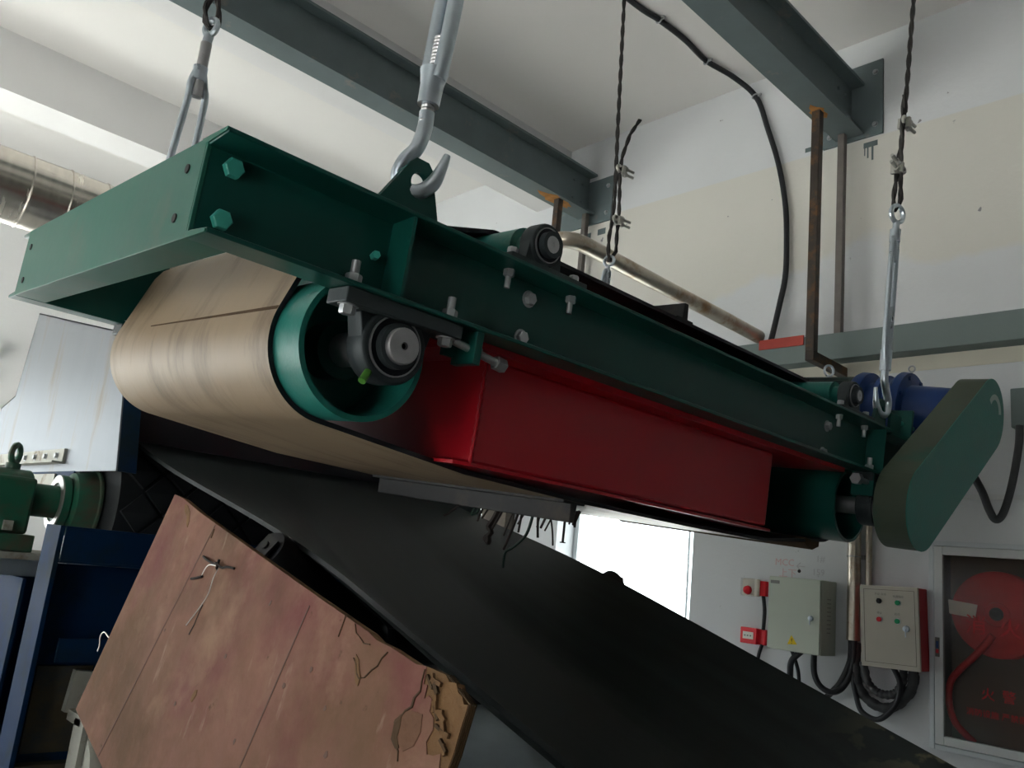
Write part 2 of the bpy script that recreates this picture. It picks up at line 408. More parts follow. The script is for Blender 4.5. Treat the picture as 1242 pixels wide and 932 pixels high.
struct('ceiling', MB().box(XL - .25, XR + .25, YF - .25, YB + .25, ZC, ZC + .15), M['ceiling'], (0, 0, ZC))
struct('trim_1', MB().box(XL, XR, 4.50, 4.85, 3.0, ZC), M['concrete_paint'], (.5, 4.67, 3.0), label='concrete ceiling beam above the far steel beam')
struct('trim_2', MB().box(XL, XR, 6.72, 7.10, 3.01, ZC), M['concrete_paint'], (.5, 6.9, 3.01), label='concrete ceiling beam beyond the metal duct')
struct('trim_3', MB().box(4.594, 4.60, .4, 3.05, 1.275, 1.40), M['cream'], (4.6, 1.7, 1.3), label='cream plaster band under the wall beam')
struct('trim_4', MB().box(4.585, 4.60, .2, 1.625, .575, .60), M['alushade'], (4.6, .9, .58), label='thin strip along the wall above the hose cabinet')
struct('trim_5', MB().box(XL, 1.72, YB - .10, YB, 1.42, 1.57).box(XL, 1.72, YB - .05, YB, 1.25, 1.33), M['wall'], (-1, YB, 1.3), label='white ledges over the back window')
struct('ground', MB().box(-30, 40, -30, 40, ZF - .4, ZF - .16), M['ground'], (0, 0, ZF - .2))

def window(name, axis, pos, a0, a1, z0, z1, mull, bar=.05, th=.05, glass=True, label=None):
    t = Thing(name, label, None, (pos, (a0 + a1) / 2, z0) if axis == 'x' else ((a0 + a1) / 2, pos, z0), 'W', None, None, None, 'structure')
    def bx(mb, p, q, r0, r1, d=th):
        return mb.box(pos, pos + d, p, q, r0, r1) if axis == 'x' else mb.box(p, q, pos, pos + d, r0, r1)
    f = MB(); bx(f, a0, a0 + bar, z0, z1); bx(f, a1 - bar, a1, z0, z1); bx(f, a0 + bar, a1 - bar, z0, z0 + bar); bx(f, a0 + bar, a1 - bar, z1 - bar, z1)
    t.part('window_frame', f, M['alu'])
    edges = [a0 + bar] + list(mull) + [a1 - bar]
    for c in mull: t.part('mullion', bx(MB(), c - bar / 2, c + bar / 2, z0 + bar, z1 - bar), M['alu'])
    for i in range(len(edges) - 1):
        g = MB()
        if axis == 'x': g.box(pos + .02, pos + .026, edges[i], edges[i + 1], z0 + bar, z1 - bar)
        else: g.box(edges[i], edges[i + 1], pos + .02, pos + .026, z0 + bar, z1 - bar)
        t.part('pane', g, M['glass'])
    return t
t = window('door_1', 'x', 4.79, DOOR[0], DOOR[1], DOOR[2], DOOR[3], [], .045, label='bright glazed door with aluminium frame under the magnet')
t.part('door_chain', MB().tube([(4.775, 3.235, .60), (4.775, 3.232, .2), (4.775, 3.228, -.25)], .008, 8, 3), M['alu'])
t = window('window_1', 'x', 4.79, WIN2[0], WIN2[1], WIN2[2], WIN2[3], [5.65], .05, label='bright window beside the tan curtain')
t = window('window_2', 'y', 9.15, BW[0], BW[1], BW[2], BW[3], [-1.9, -.7, .5], .06, label='overexposed back window behind the chute')

# ================================================================== STEEL OVERHEAD
def steel_beam(y0, y1, label, plate):
    t = Thing('steel_beam', label, 'beam', (2, (y0 + y1) / 2, 2.80), 'W', 'grey ceiling I-beams')
    ym = (y0 + y1) / 2; x0, x1 = XL, 4.585
    z0, z1, tf = 2.80, 3.15, .018
    mb = MB(); P = [(y0, z0), (y1, z0), (y1, z0 + tf), (ym + .006, z0 + tf), (ym + .006, z1 - tf), (y1, z1 - tf), (y1, z1), (y0, z1), (y0, z1 - tf), (ym - .006, z1 - tf), (ym - .006, z0 + tf), (y0, z0 + tf)]
    mb.prism([(x0, a, b) for a, b in P], (x1 - x0, 0, 0))
    t.part('i_section', mb, M['beam'])
    ep = t.part('wall_plate', MB().box(4.584, 4.60, plate[0], plate[1], plate[2], plate[3]), M['beam'], bevel=.002)
    for zz in (plate[2] + .07, plate[3] - .08):
        for yy in (plate[0] + .045, plate[1] - .045):
            t.part('anchor_bolt', MB().hexbolt((4.584, yy, zz), (-1, 0, 0), .014, .012), M['bolt'], ep)
    for zz in (2.90, 3.05):
        for xx in (4.40, 4.50):
            t.part('rivet', MB().hexbolt((xx, ym - .006, zz), (0, -1, 0), .013, .010), M['beam'])
    return t
b2 = steel_beam(2.012, 2.187, 'grey steel I-beam entering wall above two short rods, at upper right', (1.90, 2.275, 2.775, 3.28))
b1 = steel_beam(4.167, 4.342, 'long grey steel I-beam crossing behind the hooks to the far wall plate', (4.00, 4.62, 2.72, 3.10))
for b_, xx, yy, sc in ((b1, 4.20, 4.245, 1.0), (b2, 4.20, 2.12, .5)):
    P = [(xx + sc * (.15 + .05 * math.sin(k * 2.1)) * math.cos(k * .45), yy + min(1, sc + .2) * (.058 + .012 * math.sin(k * 3.3)) * math.sin(k * .45), 2.7985) for k in range(14)]
    b_.part('rust_patch', MB().prism(P, (0, 0, .002)), M['rust'])
smear = MB()
for (a, b, c, d) in ((1.935, 2.02, 2.71, 2.745), (2.30, 2.40, 2.80, 2.83), (1.96, 1.972, 2.62, 2.71), (1.99, 1.998, 2.64, 2.71), (2.01, 2.016, 2.66, 2.71)):
    smear.box(4.5985, 4.6, a, b, c, d)
b2.part('paint_smear', smear, M['beam'])
smear = MB()
for (a, b, c, d) in ((4.20, 4.30, 2.60, 2.66), (4.05, 4.13, 2.62, 2.67), (4.34, 4.40, 2.66, 2.69)): smear.box(4.5985, 4.6, a, b, c, d)
b1.part('paint_smear', smear, M['beam'])

def rod(name, x, y, z0, z1, wd, m, label):
    return Thing(name, label, 'post', (x, y, z0), 'W', None, MB().box(x - wd, x + wd, y - wd, y + wd, z0, z1), m)
r1 = Thing('hanger_post', 'dark rusty square post hanging from near I-beam, with foot turned to the wall', 'post', (4.20, 2.12, 1.27), 'W')
r1.part('upright', MB().box(4.175, 4.225, 2.095, 2.145, 1.33, 2.80), M['darkrod'], bevel=.003)
r1.part('foot_bar', MB().box(4.175, 4.60, 2.095, 2.145, 1.275, 1.33), M['darkrod'], bevel=.003)
rod('hanger_post', 4.525, 2.12, 1.516, 2.80, .02, M['greyrod'], 'thin grey post from near I-beam down to wall beam')
rod('hanger_post', 4.22, 4.22, 1.40, 2.80, .025, M['darkrod'], 'dark post under rusty patch of the far I-beam')
rod('hanger_post', 4.54, 4.22, 1.40, 2.80, .02, M['greyrod'], 'thin grey post beside far wall plate')

t = Thing('wall_beam', 'grey steel beam along the right wall behind the blue motor', 'beam', (4.5, 1.7, 1.36), 'W')
t.part('beam_body', MB().box(4.48, 4.60, -.5, 4.45, 1.358, 1.515), M['wallbeam'], bevel=.004)
t.part('red_plate', MB().box(4.470, 4.482, 2.31, 2.60, 1.465, 1.525), M['redsteel'], label='red painted bar on the beam end')
t = Thing('steam_pipe', 'bent galvanised pipe sloping in view to the red bar on wall beam', 'pipe', (3.6, 2.62, 1.55), 'W')
t.part('pipe_run', MB().tube([(4.50, 2.62, 1.56), (4.0, 2.62, 1.568), (3.3, 2.62, 1.575), (2.95, 2.62, 1.58), (2.80, 2.625, 1.582), (2.735, 2.66, 1.582), (2.71, 2.74, 1.58), (2.70, 2.95, 1.58), (2.70, 4.47, 1.58)], .042, 14, 6), M['galv'])

# ceiling cable
t = Thing('power_cable', 'black cable clipped to ceiling and hanging down to the wall beam', 'cable', (4.5, 2.6, 1.5), 'W')
cp = [(1.6, 3.05, 3.445), (2.6, 2.97, 3.445), (3.42, 2.932, 3.445), (3.63, 2.90, 3.44), (3.9, 2.89, 3.445), (4.17, 2.905, 3.445), (4.40, 2.84, 3.42), (4.57, 2.757, 3.32), (4.57, 2.66, 3.05), (4.57, 2.57, 2.76), (4.57, 2.51, 2.45), (4.57, 2.492, 2.16), (4.57, 2.495, 1.95), (4.56, 2.52, 1.78), (4.54, 2.545, 1.60), (4.53, 2.555, 1.535)]
t.part('cable_run', MB().tube(cp, .018, 10, 6), M['cable'])
for p, d in (((3.63, 2.90, 3.44), (1, 0, 0)), ((4.17, 2.905, 3.44), (1, -.2, 0)), ((4.56, 2.757, 3.32), (0, -.4, -1))):
    t.part('cable_clip', MB().ring(p, d, .021, .005, 14, 6).box(p[0] - .006, p[0] + .006, p[1] - .045, p[1] - .02, p[2] - .008, p[2] + .008), M['bolt'])
Thing('loose_wire', 'thin stray wire hanging from ceiling left of the large turnbuckle', 'wire', (1.98, 3.0, 2.63), 'M', None,
      MB().tube([(2.02, 3.0, 3.18), (1.99, 3.0, 2.9), (1.981, 3, 2.63), (1.965, 3, 2.52), (1.937, 3, 2.43)], .0035, 5, 4), M['rusty'])

# round metal duct on the far left
t = Thing('spiral_duct', 'shiny round metal duct beyond the green end channel', 'duct', (0, 5.4, 1.64), 'W')
zc = 1.855; r_ = .215
t.part('duct_pipe', MB().cyl((XL, 5.4, zc), (2.0, 5.4, zc), r_, 48), M['duct'])
for i in range(26):
    x = XL + .15 + i * .21
    t.part('seam_ring', MB().ring((x, 5.4, zc), (1, 0, 0), r_ + .001, .006, 40, 6), M['duct'])
for xx in (-2.4, .2):
    t.part('hanger_strap', MB().box(xx, xx + .03, 5.40, 5.403, zc + r_, ZC), M['bolt'])

# ================================================================== MAGNETIC SEPARATOR (frame M)
MS = Thing('magnetic_separator', 'dark green overhead magnet separator with red magnet box and tan belt', 'machine', (1.85, 1.95, .08), 'M')
FZ0, FZ1 = .3666, .5486
def channel(y_web, y_tip):
    s_ = 1 if y_tip > y_web else -1; tw = .008 * s_
    a = y_web; b = y_tip
    P = [(b, FZ0), (a + tw, FZ0), (a + tw, FZ1), (b, FZ1), (b, FZ1 - .009), (a, FZ1 - .014), (a, FZ0 + .014), (b, FZ0 + .009)]
    P = [(b, FZ0), (a - tw, FZ0), (a - tw, FZ1), (b, FZ1), (b, FZ1 - .009), (a, FZ1 - .015), (a, FZ0 + .015), (b, FZ0 + .009)]
    return MB().prism([(.482, p, q) for p, q in P], (3.147 - .482, 0, 0))
front = MS.part('side_channel', channel(1.375, 1.300), M['green'], bevel=.002)
rear = MS.part('side_channel', channel(2.530, 2.605), M['green'], bevel=.002)
# end channels: web outward, flanges inward
ec = MB().prism([(x, 1.374, z) for x, z in ((.480, FZ0 + .001), (.556, FZ0 + .001), (.556, FZ0 + .010), (.488, FZ0 + .014), (.488, FZ1 - .015), (.556, FZ1 - .010), (.556, FZ1 - .001), (.480, FZ1 - .001))], (0, 2.531 - 1.374, 0))
ec = MS.part('end_channel', ec, M['endgreen'], bevel=.0015, label='paler worn green end channel')
ends = MB().prism([(.4795, 1.302, FZ0), (.4795, 1.302, FZ0 + .006), (.4795, 1.38, FZ0 + .012), (.4795, 1.38, FZ1 - .012), (.4795, 1.302, FZ1 - .006), (.4795, 1.302, FZ1), (.4795, 1.40, FZ1), (.4795, 1.40, FZ0)], (.006, 0, 0))
MS.part('end_cover', ends, M['endgreen'])
ec2 = MB().prism([(x, 1.374, z) for x, z in ((3.147, FZ0 + .001), (3.07, FZ0 + .001), (3.07, FZ0 + .010), (3.139, FZ0 + .014), (3.139, FZ1 - .015), (3.07, FZ1 - .010), (3.07, FZ1 - .001), (3.147, FZ1 - .001))], (0, 1.157, 0))
MS.part('end_channel', ec2, M['green'], bevel=.0015)
for y, z in ((1.441, .502), (1.449, .412), (2.473, .495), (2.469, .403)):
    MS.part('bolt_hole', MB().cyl((.4775, y, z), (.4815, y, z), .0085, 16), M['groove'], ec)
for x in (1.26, 2.757):
    MS.part('cross_member', MB().box(x - .03, x + .03, 1.383, 2.522, .375, .535), M['green'])
for x, z in ((.529, .508), (.528, .414)):
    MS.part('frame_bolt', MB().hexbolt((x, 1.375, z), (0, -1, 0), .0185, .014, False), M['teal'], front, label='green painted hex bolt')
for x, z in ((1.264, .497), (1.258, .403), (2.765, .487), (2.749, .390)):
    MS.part('frame_bolt', MB().hexbolt((x, 1.375, z), (0, -1, 0), .0155, .012), M['bolt'], front, label='bare steel hex bolt')
for x in (.872, 3.09):
    for ya, yb in ((1.304, 1.374), (2.531, 2.601)):
        MS.part('stiffener_rib', MB().box(x - .004, x + .004, ya, yb, FZ0 + .01, FZ1 - .01), M['green'], front if ya < 2 else rear)
# lifting lugs
def lug(x0, x1, y, xh, top, sub):
    out = [(x0, y, FZ1 - .001), (x1, y, FZ1 - .001), (xh + .026, y, top - .012), (xh + .014, y, top), (xh - .016, y, top), (xh - .028, y, top - .012)]
    return MS.part('lifting_lug', MB().holed(out, (xh, y, top - .048), .021, (0, .014, 0)), M['green'], sub)
lug(.792, .948, 1.333, .884, .668, front)
lug(3.035, 3.147, 1.333, 3.10, .655, front)
lug(.72, .88, 2.56, .80, .668, rear)
lug(2.70, 2.86, 2.56, 2.78, .655, rear)

# drums
def drum(name, cx, cz, r, y0, y1, m):
    d = MS.part(name, MB().pipe((cx, y0, cz), (0, 1, 0), y1 - y0, r, r - .012, 72), m)
    for yy in (y0 + .15, y1 - .16):
        MS.part('end_disc', MB().cyl((cx, yy, cz), (cx, yy + .012, cz), r - .011, 48), M['drumgreen'], d)
        MS.part('hub', MB().cyl((cx, yy - .07 if yy < 2 else yy, cz), (cx, yy + .012 if yy < 2 else yy + .08, cz), .062, 28), M['green'], d)
    return d
D1 = (.897, .286); D2 = (3.144, .250)
d1 = drum('tail_drum', D1[0], D1[1], .149, 1.437, 2.51, M['drumgreen'])
d2 = drum('drive_drum', D2[0], D2[1], .142, 1.437, 2.51, M['green'])
MS.part('drum_shaft', MB().lathe((D1[0], 1.300, D1[1]), (0, 1, 0), [(0, .006), (.006, .006), (.006, .0065), (0, .008), (0, .034), (.002, .036), (1.27, .036), (1.27, .0)], 32, False), M['shaft'], d1, label='bright machined shaft end with centre hole')
MS.part('drum_shaft', MB().cyl((D2[0], 1.285, D2[1]), (D2[0], 2.59, D2[1]), .033, 28), M['shaft'], d2)

# pillow-block bearings: hanging under (s=-1) or standing on (s=+1) a flange
def pillow(cx, cz, y0, r, zf, hw, s_, sub=None, cap=True, dep=.062, mat_h='iron'):
    yc = y0 + .002
    h = MB().lathe((cx, y0, cz), (0, 1, 0), [(0.002, r * .80), (0, r * .84), (0, r * .96), (.006, r), (dep - .006, r), (dep, r * .95), (dep, r * .5)], 40)
    tb = .030 if r > .06 else .020
    h.box(cx - hw, cx + hw, y0 - .024, y0 + dep - .016, min(zf, zf + s_ * tb), max(zf, zf + s_ * tb))
    zt = zf + s_ * tb
    h.prism([(cx - r * 1.15, y0 + .006, zt), (cx + r * 1.15, y0 + .006, zt), (cx + r * .985, y0 + .006, cz), (cx - r * .985, y0 + .006, cz)], (0, dep - .012, 0))
    b = MS.part('pillow_block', h, M[mat_h], bevel=.003)
    MS.part('bearing_seal', MB().lathe((cx, y0 - .003, cz), (0, 1, 0), [(0, r * .76), (0, r * .80), (.008, r * .80), (.008, r * .76), (0, r * .76)], 40, False), M['shaft'], b)
    MS.part('inner_race', MB().lathe((cx, y0 - .0005, cz), (0, 1, 0), [(0, r * .76), (.001, r * .2)], 40, False), M['race'], b)
    MS.part('locking_collar', MB().pipe((cx, y0 - .018, cz), (0, 1, 0), .02, r * .60, r * .40, 32), M['iron'], b)
    for sx in (-1, 1):
        bx = cx + sx * (hw - .022); rb = .0125 if r > .06 else .010
        far = zf - s_ * .010
        MS.part('bolt_head', MB().hexbolt((bx, yc, zf + s_ * tb), (0, 0, s_), rb * 1.25, .016), M['bolt'], b)
        MS.part('bolt_nut', MB().hexbolt((bx, yc, far), (0, 0, -s_), rb * 1.3, .018).cyl((bx, yc, far), (bx, yc, far - s_ * .046), rb * .70, 12), M['bolt'], b)
    return b
pb = pillow(D1[0], D1[1], 1.331, .075, FZ0 - .001, .140, -1)
MS.part('grease_nipple', MB().cyl((D1[0] - .045, 1.338, D1[1] - .060), (D1[0] - .060, 1.33, D1[1] - .082), .008, 10), M['grease'], pb)
pillow(D2[0], D2[1], 1.331, .070, FZ0 - .001, .130, -1)
pillow(D1[0], D1[1], 2.535, .075, FZ0 - .001, .140, -1)
pillow(D2[0], D2[1], 2.535, .070, FZ0 - .001, .130, -1)
RA = (1.275, .628); RB = (2.906, .627)
for c in (RA, RB):
    rl = MS.part('return_roller', MB().cyl((c[0], 1.425, c[1]), (c[0], 2.50, c[1]), .052, 32), M['drumgreen'])
    MS.part('roller_shaft', MB().lathe((c[0], 1.333, c[1]), (0, 1, 0), [(.002, 0), (.002, .004), (0, .006), (0, .020), (.05, .021), (1.22, .021), (1.22, 0)], 20, False), M['shaft'], rl)
    MS.part('roller_hub', MB().cyl((c[0], 1.395, c[1]), (c[0], 1.425, c[1]), .034, 20), M['drumgreen'], rl)
    for yy in (1.350, 2.515): pillow(c[0], c[1], yy, .052, FZ1 + .001, .125, 1, dep=.045)

# belt: convex loop round both drums, both rollers and under the magnet box
def hull_loop(off):
    pts = []
    for (cx, cz, r) in ((*D1, .149), (*D2, .142), (*RA, .052), (*RB, .052)):
        for i in range(96):
            a = 2 * math.pi * i / 96; pts.append((cx + (r + off) * math.cos(a), cz + (r + off) * math.sin(a)))
    for (x, z) in ((1.30, .093), (1.75, .077), (2.25, .070), (2.72, .070)): pts.append((x, z - off))
    pts += [(.818, .508), (.835, .535), (.875, .566)]        # slack upper run stands off the tail drum
    pts = sorted(set(pts))
    def half(P):
        h = []
        for p in P:
            while len(h) >= 2 and (h[-1][0] - h[-2][0]) * (p[1] - h[-2][1]) - (h[-1][1] - h[-2][1]) * (p[0] - h[-2][0]) <= 0: h.pop()
            h.append(p)
        return h
    a = half(pts); b = half(pts[::-1]); loop = a[:-1] + b[:-1]
    out = []
    for i in range(len(loop)):
        p, q = loop[i], loop[(i + 1) % len(loop)]; d = math.dist(p, q); k = max(1, int(d / .12))
        for j in range(k): out.append((p[0] + (q[0] - p[0]) * j / k, p[1] + (q[1] - p[1]) * j / k))
    return out
inner = hull_loop(.0005); nI = len(inner)
BY0, BY1, BT = 1.54, 2.485, .011
bl = MB(); vs = []
for i in range(nI):
    p, q = inner[i - 1], inner[(i + 1) % nI]; tx, tz = q[0] - p[0], q[1] - p[1]; L = math.hypot(tx, tz)
    nx, nz = tz / L, -tx / L
    x, z = inner[i]
    vs += [(x, BY0, z), (x + nx * BT, BY0, z + nz * BT), (x + nx * BT, BY1, z + nz * BT), (x, BY1, z)]
fi, fo = [], []
for i in range(nI):
    a, b = i * 4, ((i + 1) % nI) * 4
    fo.append((a + 1, b + 1, b + 2, a + 2)); fi += [(a, b, b + 1, a + 1), (a + 2, b + 2, b + 3, a + 3), (a + 3, b + 3, b, a)]
bl.add(vs, fo, True, 0); o_ = len(bl.v)
for f in fi: bl.f.append(list(f)); bl.m.append(1); bl.sm.append(True)
belt = MS.part('cross_belt', bl, [M['rubber_tan'], M['rubber_black']], label='tan faced rubber belt with black edges')
def cleat(x, z, down, sub=belt):
    s_ = -1 if down else 1
    mb = MB().box(x - .045, x + .045, BY0 + .005, BY1 - .02, min(z, z + s_ * .012), max(z, z + s_ * .012))
    mb.prism([(x - .014, BY0 + .005, z), (x + .014, BY0 + .005, z), (x + .010, BY0 + .005, z + s_ * .062), (x - .010, BY0 + .005, z + s_ * .062)], (0, BY1 - BY0 - .025, 0))
    return MS.part('cleat', mb, M['cleat'], sub, label='grey rubber cleat across the belt', bevel=.003)
cleat(1.71, .072, True); cleat(2.10, .688, False)
cl = MB().prism([(3.02, BY0, .1005), (3.13, BY0, .0975), (3.13, BY0, .076), (3.083, BY0, .060), (3.063, BY0, .060), (3.02, BY0, .080)], (0, .93, 0))
MS.part('cleat', cl, M['plydark'], belt, label='brown rubber cleat below the drive drum', bevel=.002)
# thin dark line across the belt, where the belt leaves the tail drum
jj = min((i for i in range(nI) if inner[i][0] < .9), key=lambda i: abs(inner[i][1] - .415))
p, q = inner[jj - 1], inner[(jj + 1) % nI]; tx, tz = q[0] - p[0], q[1] - p[1]; L = math.hypot(tx, tz); tx, tz = tx / L, tz / L; nx, nz = tz, -tx
cx_, cz_ = inner[jj][0] + nx * (BT + .0002), inner[jj][1] + nz * (BT + .0002)
MS.part('belt_line', MB().prism([(cx_ - tx * .004, BY0 + .002, cz_ - tz * .004), (cx_ + tx * .004, BY0 + .002, cz_ + tz * .004), (cx_ + tx * .0015, BY1 - .25, cz_ + tz * .0015), (cx_ - tx * .0015, BY1 - .25, cz_ - tz * .0015)], (nx * .001, 0, nz * .001)), M['plydark'], belt)

# magnet box
mg = MB().box(1.235, 2.56, 1.45, 2.43, .104, .353)
mgo = MS.part('magnet_box', mg, M['red'], label='glossy red magnet box', bevel=.008)
MS.part('bottom_plate', MB().prism([(1.20, 1.47, .098), (1.235, 1.447, .098), (2.585, 1.447, .090), (2.585, 2.433, .090), (1.20, 2.433, .098)], (0, 0, .008)), M['red'], mgo)
MS.part('top_plate', MB().box(1.12, 2.95, 1.383, 2.515, .351, .3664).box(1.12, 2.95, 1.3835, 2.5145, .3664, .38), M['red'], mgo)
wb = MB().tube([(1.237, 1.4515, .106 + i * .0122 ) for i in range(21)], lambda t: .0042 + .0016 * math.sin(t * 61), 8, 2)
MS.part('weld_bead', wb, M['red'], mgo)
# tensioner under the front flange
tn = MS.part('tension_bracket', MB().box(1.078, 1.098, 1.31, 1.385, .296, .366).box(1.045, 1.098, 1.372, 1.385, .31, .366), M['green'], bevel=.002)
tb = MB().cyl((1.035, 1.335, .336), (1.175, 1.335, .318), .0088, 12); tb.lathe((1.16, 1.335, .320), (.99, 0, -.128), [(0, .016), (.026, .016)], 6); tb.lathe((1.102, 1.335, .3275), (.99, 0, -.128), [(0, .014), (.010, .014)], 6)
MS.part('tension_bolt', tb, M['bolt'], tn)
MS.part('small_bolt', MB().hexbolt((.838, 1.375, .455), (-.3, -1, 0), .009, .02, False), M['teal'], front)
tn2 = MS.part('tension_bracket', MB().box(3.02, 3.036, 1.305, 1.385, .28, .366), M['green'])
MS.part('tension_bolt', MB().cyl((2.93, 1.33, .330), (3.06, 1.33, .330), .010, 10).lathe((2.925, 1.33, .33), (1, 0, 0), [(0, .021), (.03, .021)], 6), M['shaft'], tn2)
MS.part('small_bolt', MB().hexbolt((3.045, 1.335, FZ0 + .010), (0, 0, 1), .013, .016).cyl((3.045, 1.335, FZ0), (3.045, 1.335, FZ0 + .05), .008, 10), M['teal'], front)

# drive: guard, gear unit, motor
G0, G1, GR = (3.140, .264), (3.785, .735), .153
def stadium(r, y, n=22):
    dx, dz = G1[0] - G0[0], G1[1] - G0[1]; a = math.atan2(dz, dx); out = []
    for i in range(n + 1): th = a + H + math.pi * i / n; out.append((G0[0] + r * math.cos(th), y, G0[1] + r * math.sin(th)))
    for i in range(n + 1): th = a - H + math.pi * i / n; out.append((G1[0] + r * math.cos(th), y, G1[1] + r * math.sin(th)))
    return out
gb = MB().prism(stadium(GR, 1.172), (0, .116, 0))
guard = MS.part('belt_guard', gb, M['dustgreen'], label='oblong green drive guard with round ends', bevel=.003)
MS.part('guard_face', MB().prism(stadium(GR + .001, 1.169), (0, .003, 0)), M['drumgreen'], guard)
arc = MB(); vs = []; n = 16  # pale arc-shaped mark laid flat on the guard face
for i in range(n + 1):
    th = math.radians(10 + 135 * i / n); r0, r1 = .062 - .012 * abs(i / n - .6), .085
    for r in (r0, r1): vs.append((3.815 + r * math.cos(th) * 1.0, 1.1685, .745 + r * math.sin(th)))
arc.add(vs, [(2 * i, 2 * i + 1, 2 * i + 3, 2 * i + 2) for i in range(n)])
MS.part('pale_arc', arc, M['white_mark'], guard, label='pale curved mark on the guard')
gx, gz = G1
prof = [(1.289, .06), (1.30, .095), (1.33, .115), (1.49, .128), (1.495, .182), (1.525, .188), (1.535, .182), (1.54, .145), (1.585, .140), (1.59, .172), (1.615, .172), (1.62, .140), (1.665, .140), (1.67, .185), (1.705, .190), (1.72, .183), (1.725, .10)]
gear = MS.part('gear_unit', MB().lathe((gx, 0, gz), (0, 1, 0), prof, 48), M['gearblue'], label='blue flanged gear unit')
for k in range(8):
    a = math.radians(22.5 + 45 * k)
    MS.part('flange_bolt', MB().hexbolt((gx + .160 * math.cos(a), 1.496, gz + .160 * math.sin(a)), (0, -1, 0), .011, .010), M['gearblue'], gear)
MS.part('foot', MB().box(gx - .12, gx + .12, 1.36, 1.70, .545, .62), M['gearblue'], gear, bevel=.006)
MS.part('lifting_eye', MB().ring((gx, 1.51, gz + .207), (1, 0, 0), .014, .004, 16, 6).cyl((gx, 1.51, gz + .18), (gx, 1.51, gz + .195), .006, 8), M['bolt'], gear)
mo = MB().lathe((gx, 0, gz), (0, 1, 0), [(1.724, .12), (1.73, .150), (2.02, .150), (2.04, .155), (2.12, .15), (2.13, .10)], 40)
motor = MS.part('electric_motor', mo, M['motor'], label='dark finned electric motor')
for k in range(28):
    a = 2 * math.pi * k / 28; c, s_ = math.cos(a), math.sin(a)
    MS.part('cooling_fin', MB().obox((gx + .158 * c, 1.88, gz + .158 * s_), (c * .011, 0, s_ * .011), (0, .135, 0), (-s_ * .0025, 0, c * .0025)), M['motor'], motor)
MS.part('lifting_eye', MB().ring((gx, 1.90, gz + .205), (.5, 1, 0), .026, .006, 20, 8).cyl((gx, 1.90, gz + .16), (gx, 1.90, gz + .182), .009, 10), M['zinc'], motor)
MS.part('motor_plate', MB().box(3.14, 4.0, 1.40, 2.15, .530, .545).box(3.14, 3.6, 1.40, 1.412, .40, .531).box(3.14, 3.6, 2.14, 2.152, .40, .531), M['green'], bevel=.002)
ab = MS.part('adjuster_bracket', MB().box(3.19, 3.29, 1.335, 1.347, .545, .625).box(3.33, 3.345, 1.31, 1.40, .535, .66).box(3.15, 3.40, 1.31, 1.40, .530, .546), M['green'], bevel=.002)
MS.part('adjuster_bolt', MB().cyl((3.27, 1.35, .605), (3.44, 1.35, .605), .010, 10).lathe((3.35, 1.35, .605), (1, 0, 0), [(0, .020), (.016, .020)], 6), M['teal'], ab)

# ================================================================== HANGING GEAR (frame M)
def hook(pts, r):
    return MB().tube(pts, lambda t: r * (1 if t < .8 else 1 - .55 * (t - .8) / .2), 12, 5)
def rope_strand(mb, pts, r=.0075):
    """a twisted rope: two strands wound round the path"""
    P = [V(p) for p in pts]; L = sum((P[i + 1] - P[i]).length for i in range(len(P) - 1)); N = max(8, int(L / .02)); Q = []
    acc = 0; seg = 0; cum = [0]
    for i in range(len(P) - 1): cum.append(cum[-1] + (P[i + 1] - P[i]).length)
    for k in range(N + 1):
        d = L * k / N
        while seg < len(P) - 2 and d > cum[seg + 1]: seg += 1
        Q.append(P[seg].lerp(P[seg + 1], min(1, (d - cum[seg]) / max(1e-6, cum[seg + 1] - cum[seg]))))
    for ph in (0, math.pi):
        mb.tube([q + V((math.cos(ph + k * .9), math.sin(ph + k * .9), 0)) * r * .42 for k, q in enumerate(Q)], r * .72, 6, 1)
    return mb
def clip(mb, c, s_=1):
    c = V(c)
    mb.obox(c + V((s_ * .016, 0, 0)), (.010, 0, .002), (0, .022, 0), (0, 0, .021))
    for dz in (-.013, .013):
        mb.cyl(c + V((s_ * .008, -.006, dz)), c + V((s_ * .095, -.010, dz + .006)), .0068, 10)
        mb.lathe(c + V((s_ * .030, -.007, dz + .001)), (s_, 0, .06), [(0, .0135), (.018, .0135)], 6)
    mb.tube([c + V((s_ * .012, -.004, .013)), c + V((-s_ * .012, -.010, .012)), c + V((-s_ * .024, -.012, 0)), c + V((-s_ * .012, -.010, -.012)), c + V((s_ * .012, -.004, -.013))], .0075, 8, 4)
    return mb

# W1: near right
t = Thing('hook_turnbuckle', 'slim zinc turnbuckle hooked to the lug beside the blue gear unit', 'turnbuckle', (3.10, 1.34, .61), 'M')
t.part('eye_bolt', MB().ring((3.093, 1.34, 1.395), (.3, 1, 0), .034, .0095, 24, 8).cyl((3.092, 1.34, 1.365), (3.095, 1.34, 1.20), .013, 12), M['zinc'])
bdy = MB()
for dx in (-1, 1): bdy.tube([(3.094 + dx * .006, 1.34, 1.30), (3.096 + dx * .020, 1.34, 1.26), (3.103 + dx * .021, 1.34, 1.03), (3.110 + dx * .020, 1.34, .86), (3.112 + dx * .008, 1.34, .80)], .011, 10, 4)
bdy.cyl((3.093, 1.34, 1.28), (3.092, 1.34, 1.33), .020, 14).cyl((3.112, 1.34, .77), (3.110, 1.34, .85), .021, 14).cyl((3.110, 1.34, .87), (3.105, 1.34, 1.02), .009, 10)
t.part('frame', bdy, M['zinc'])
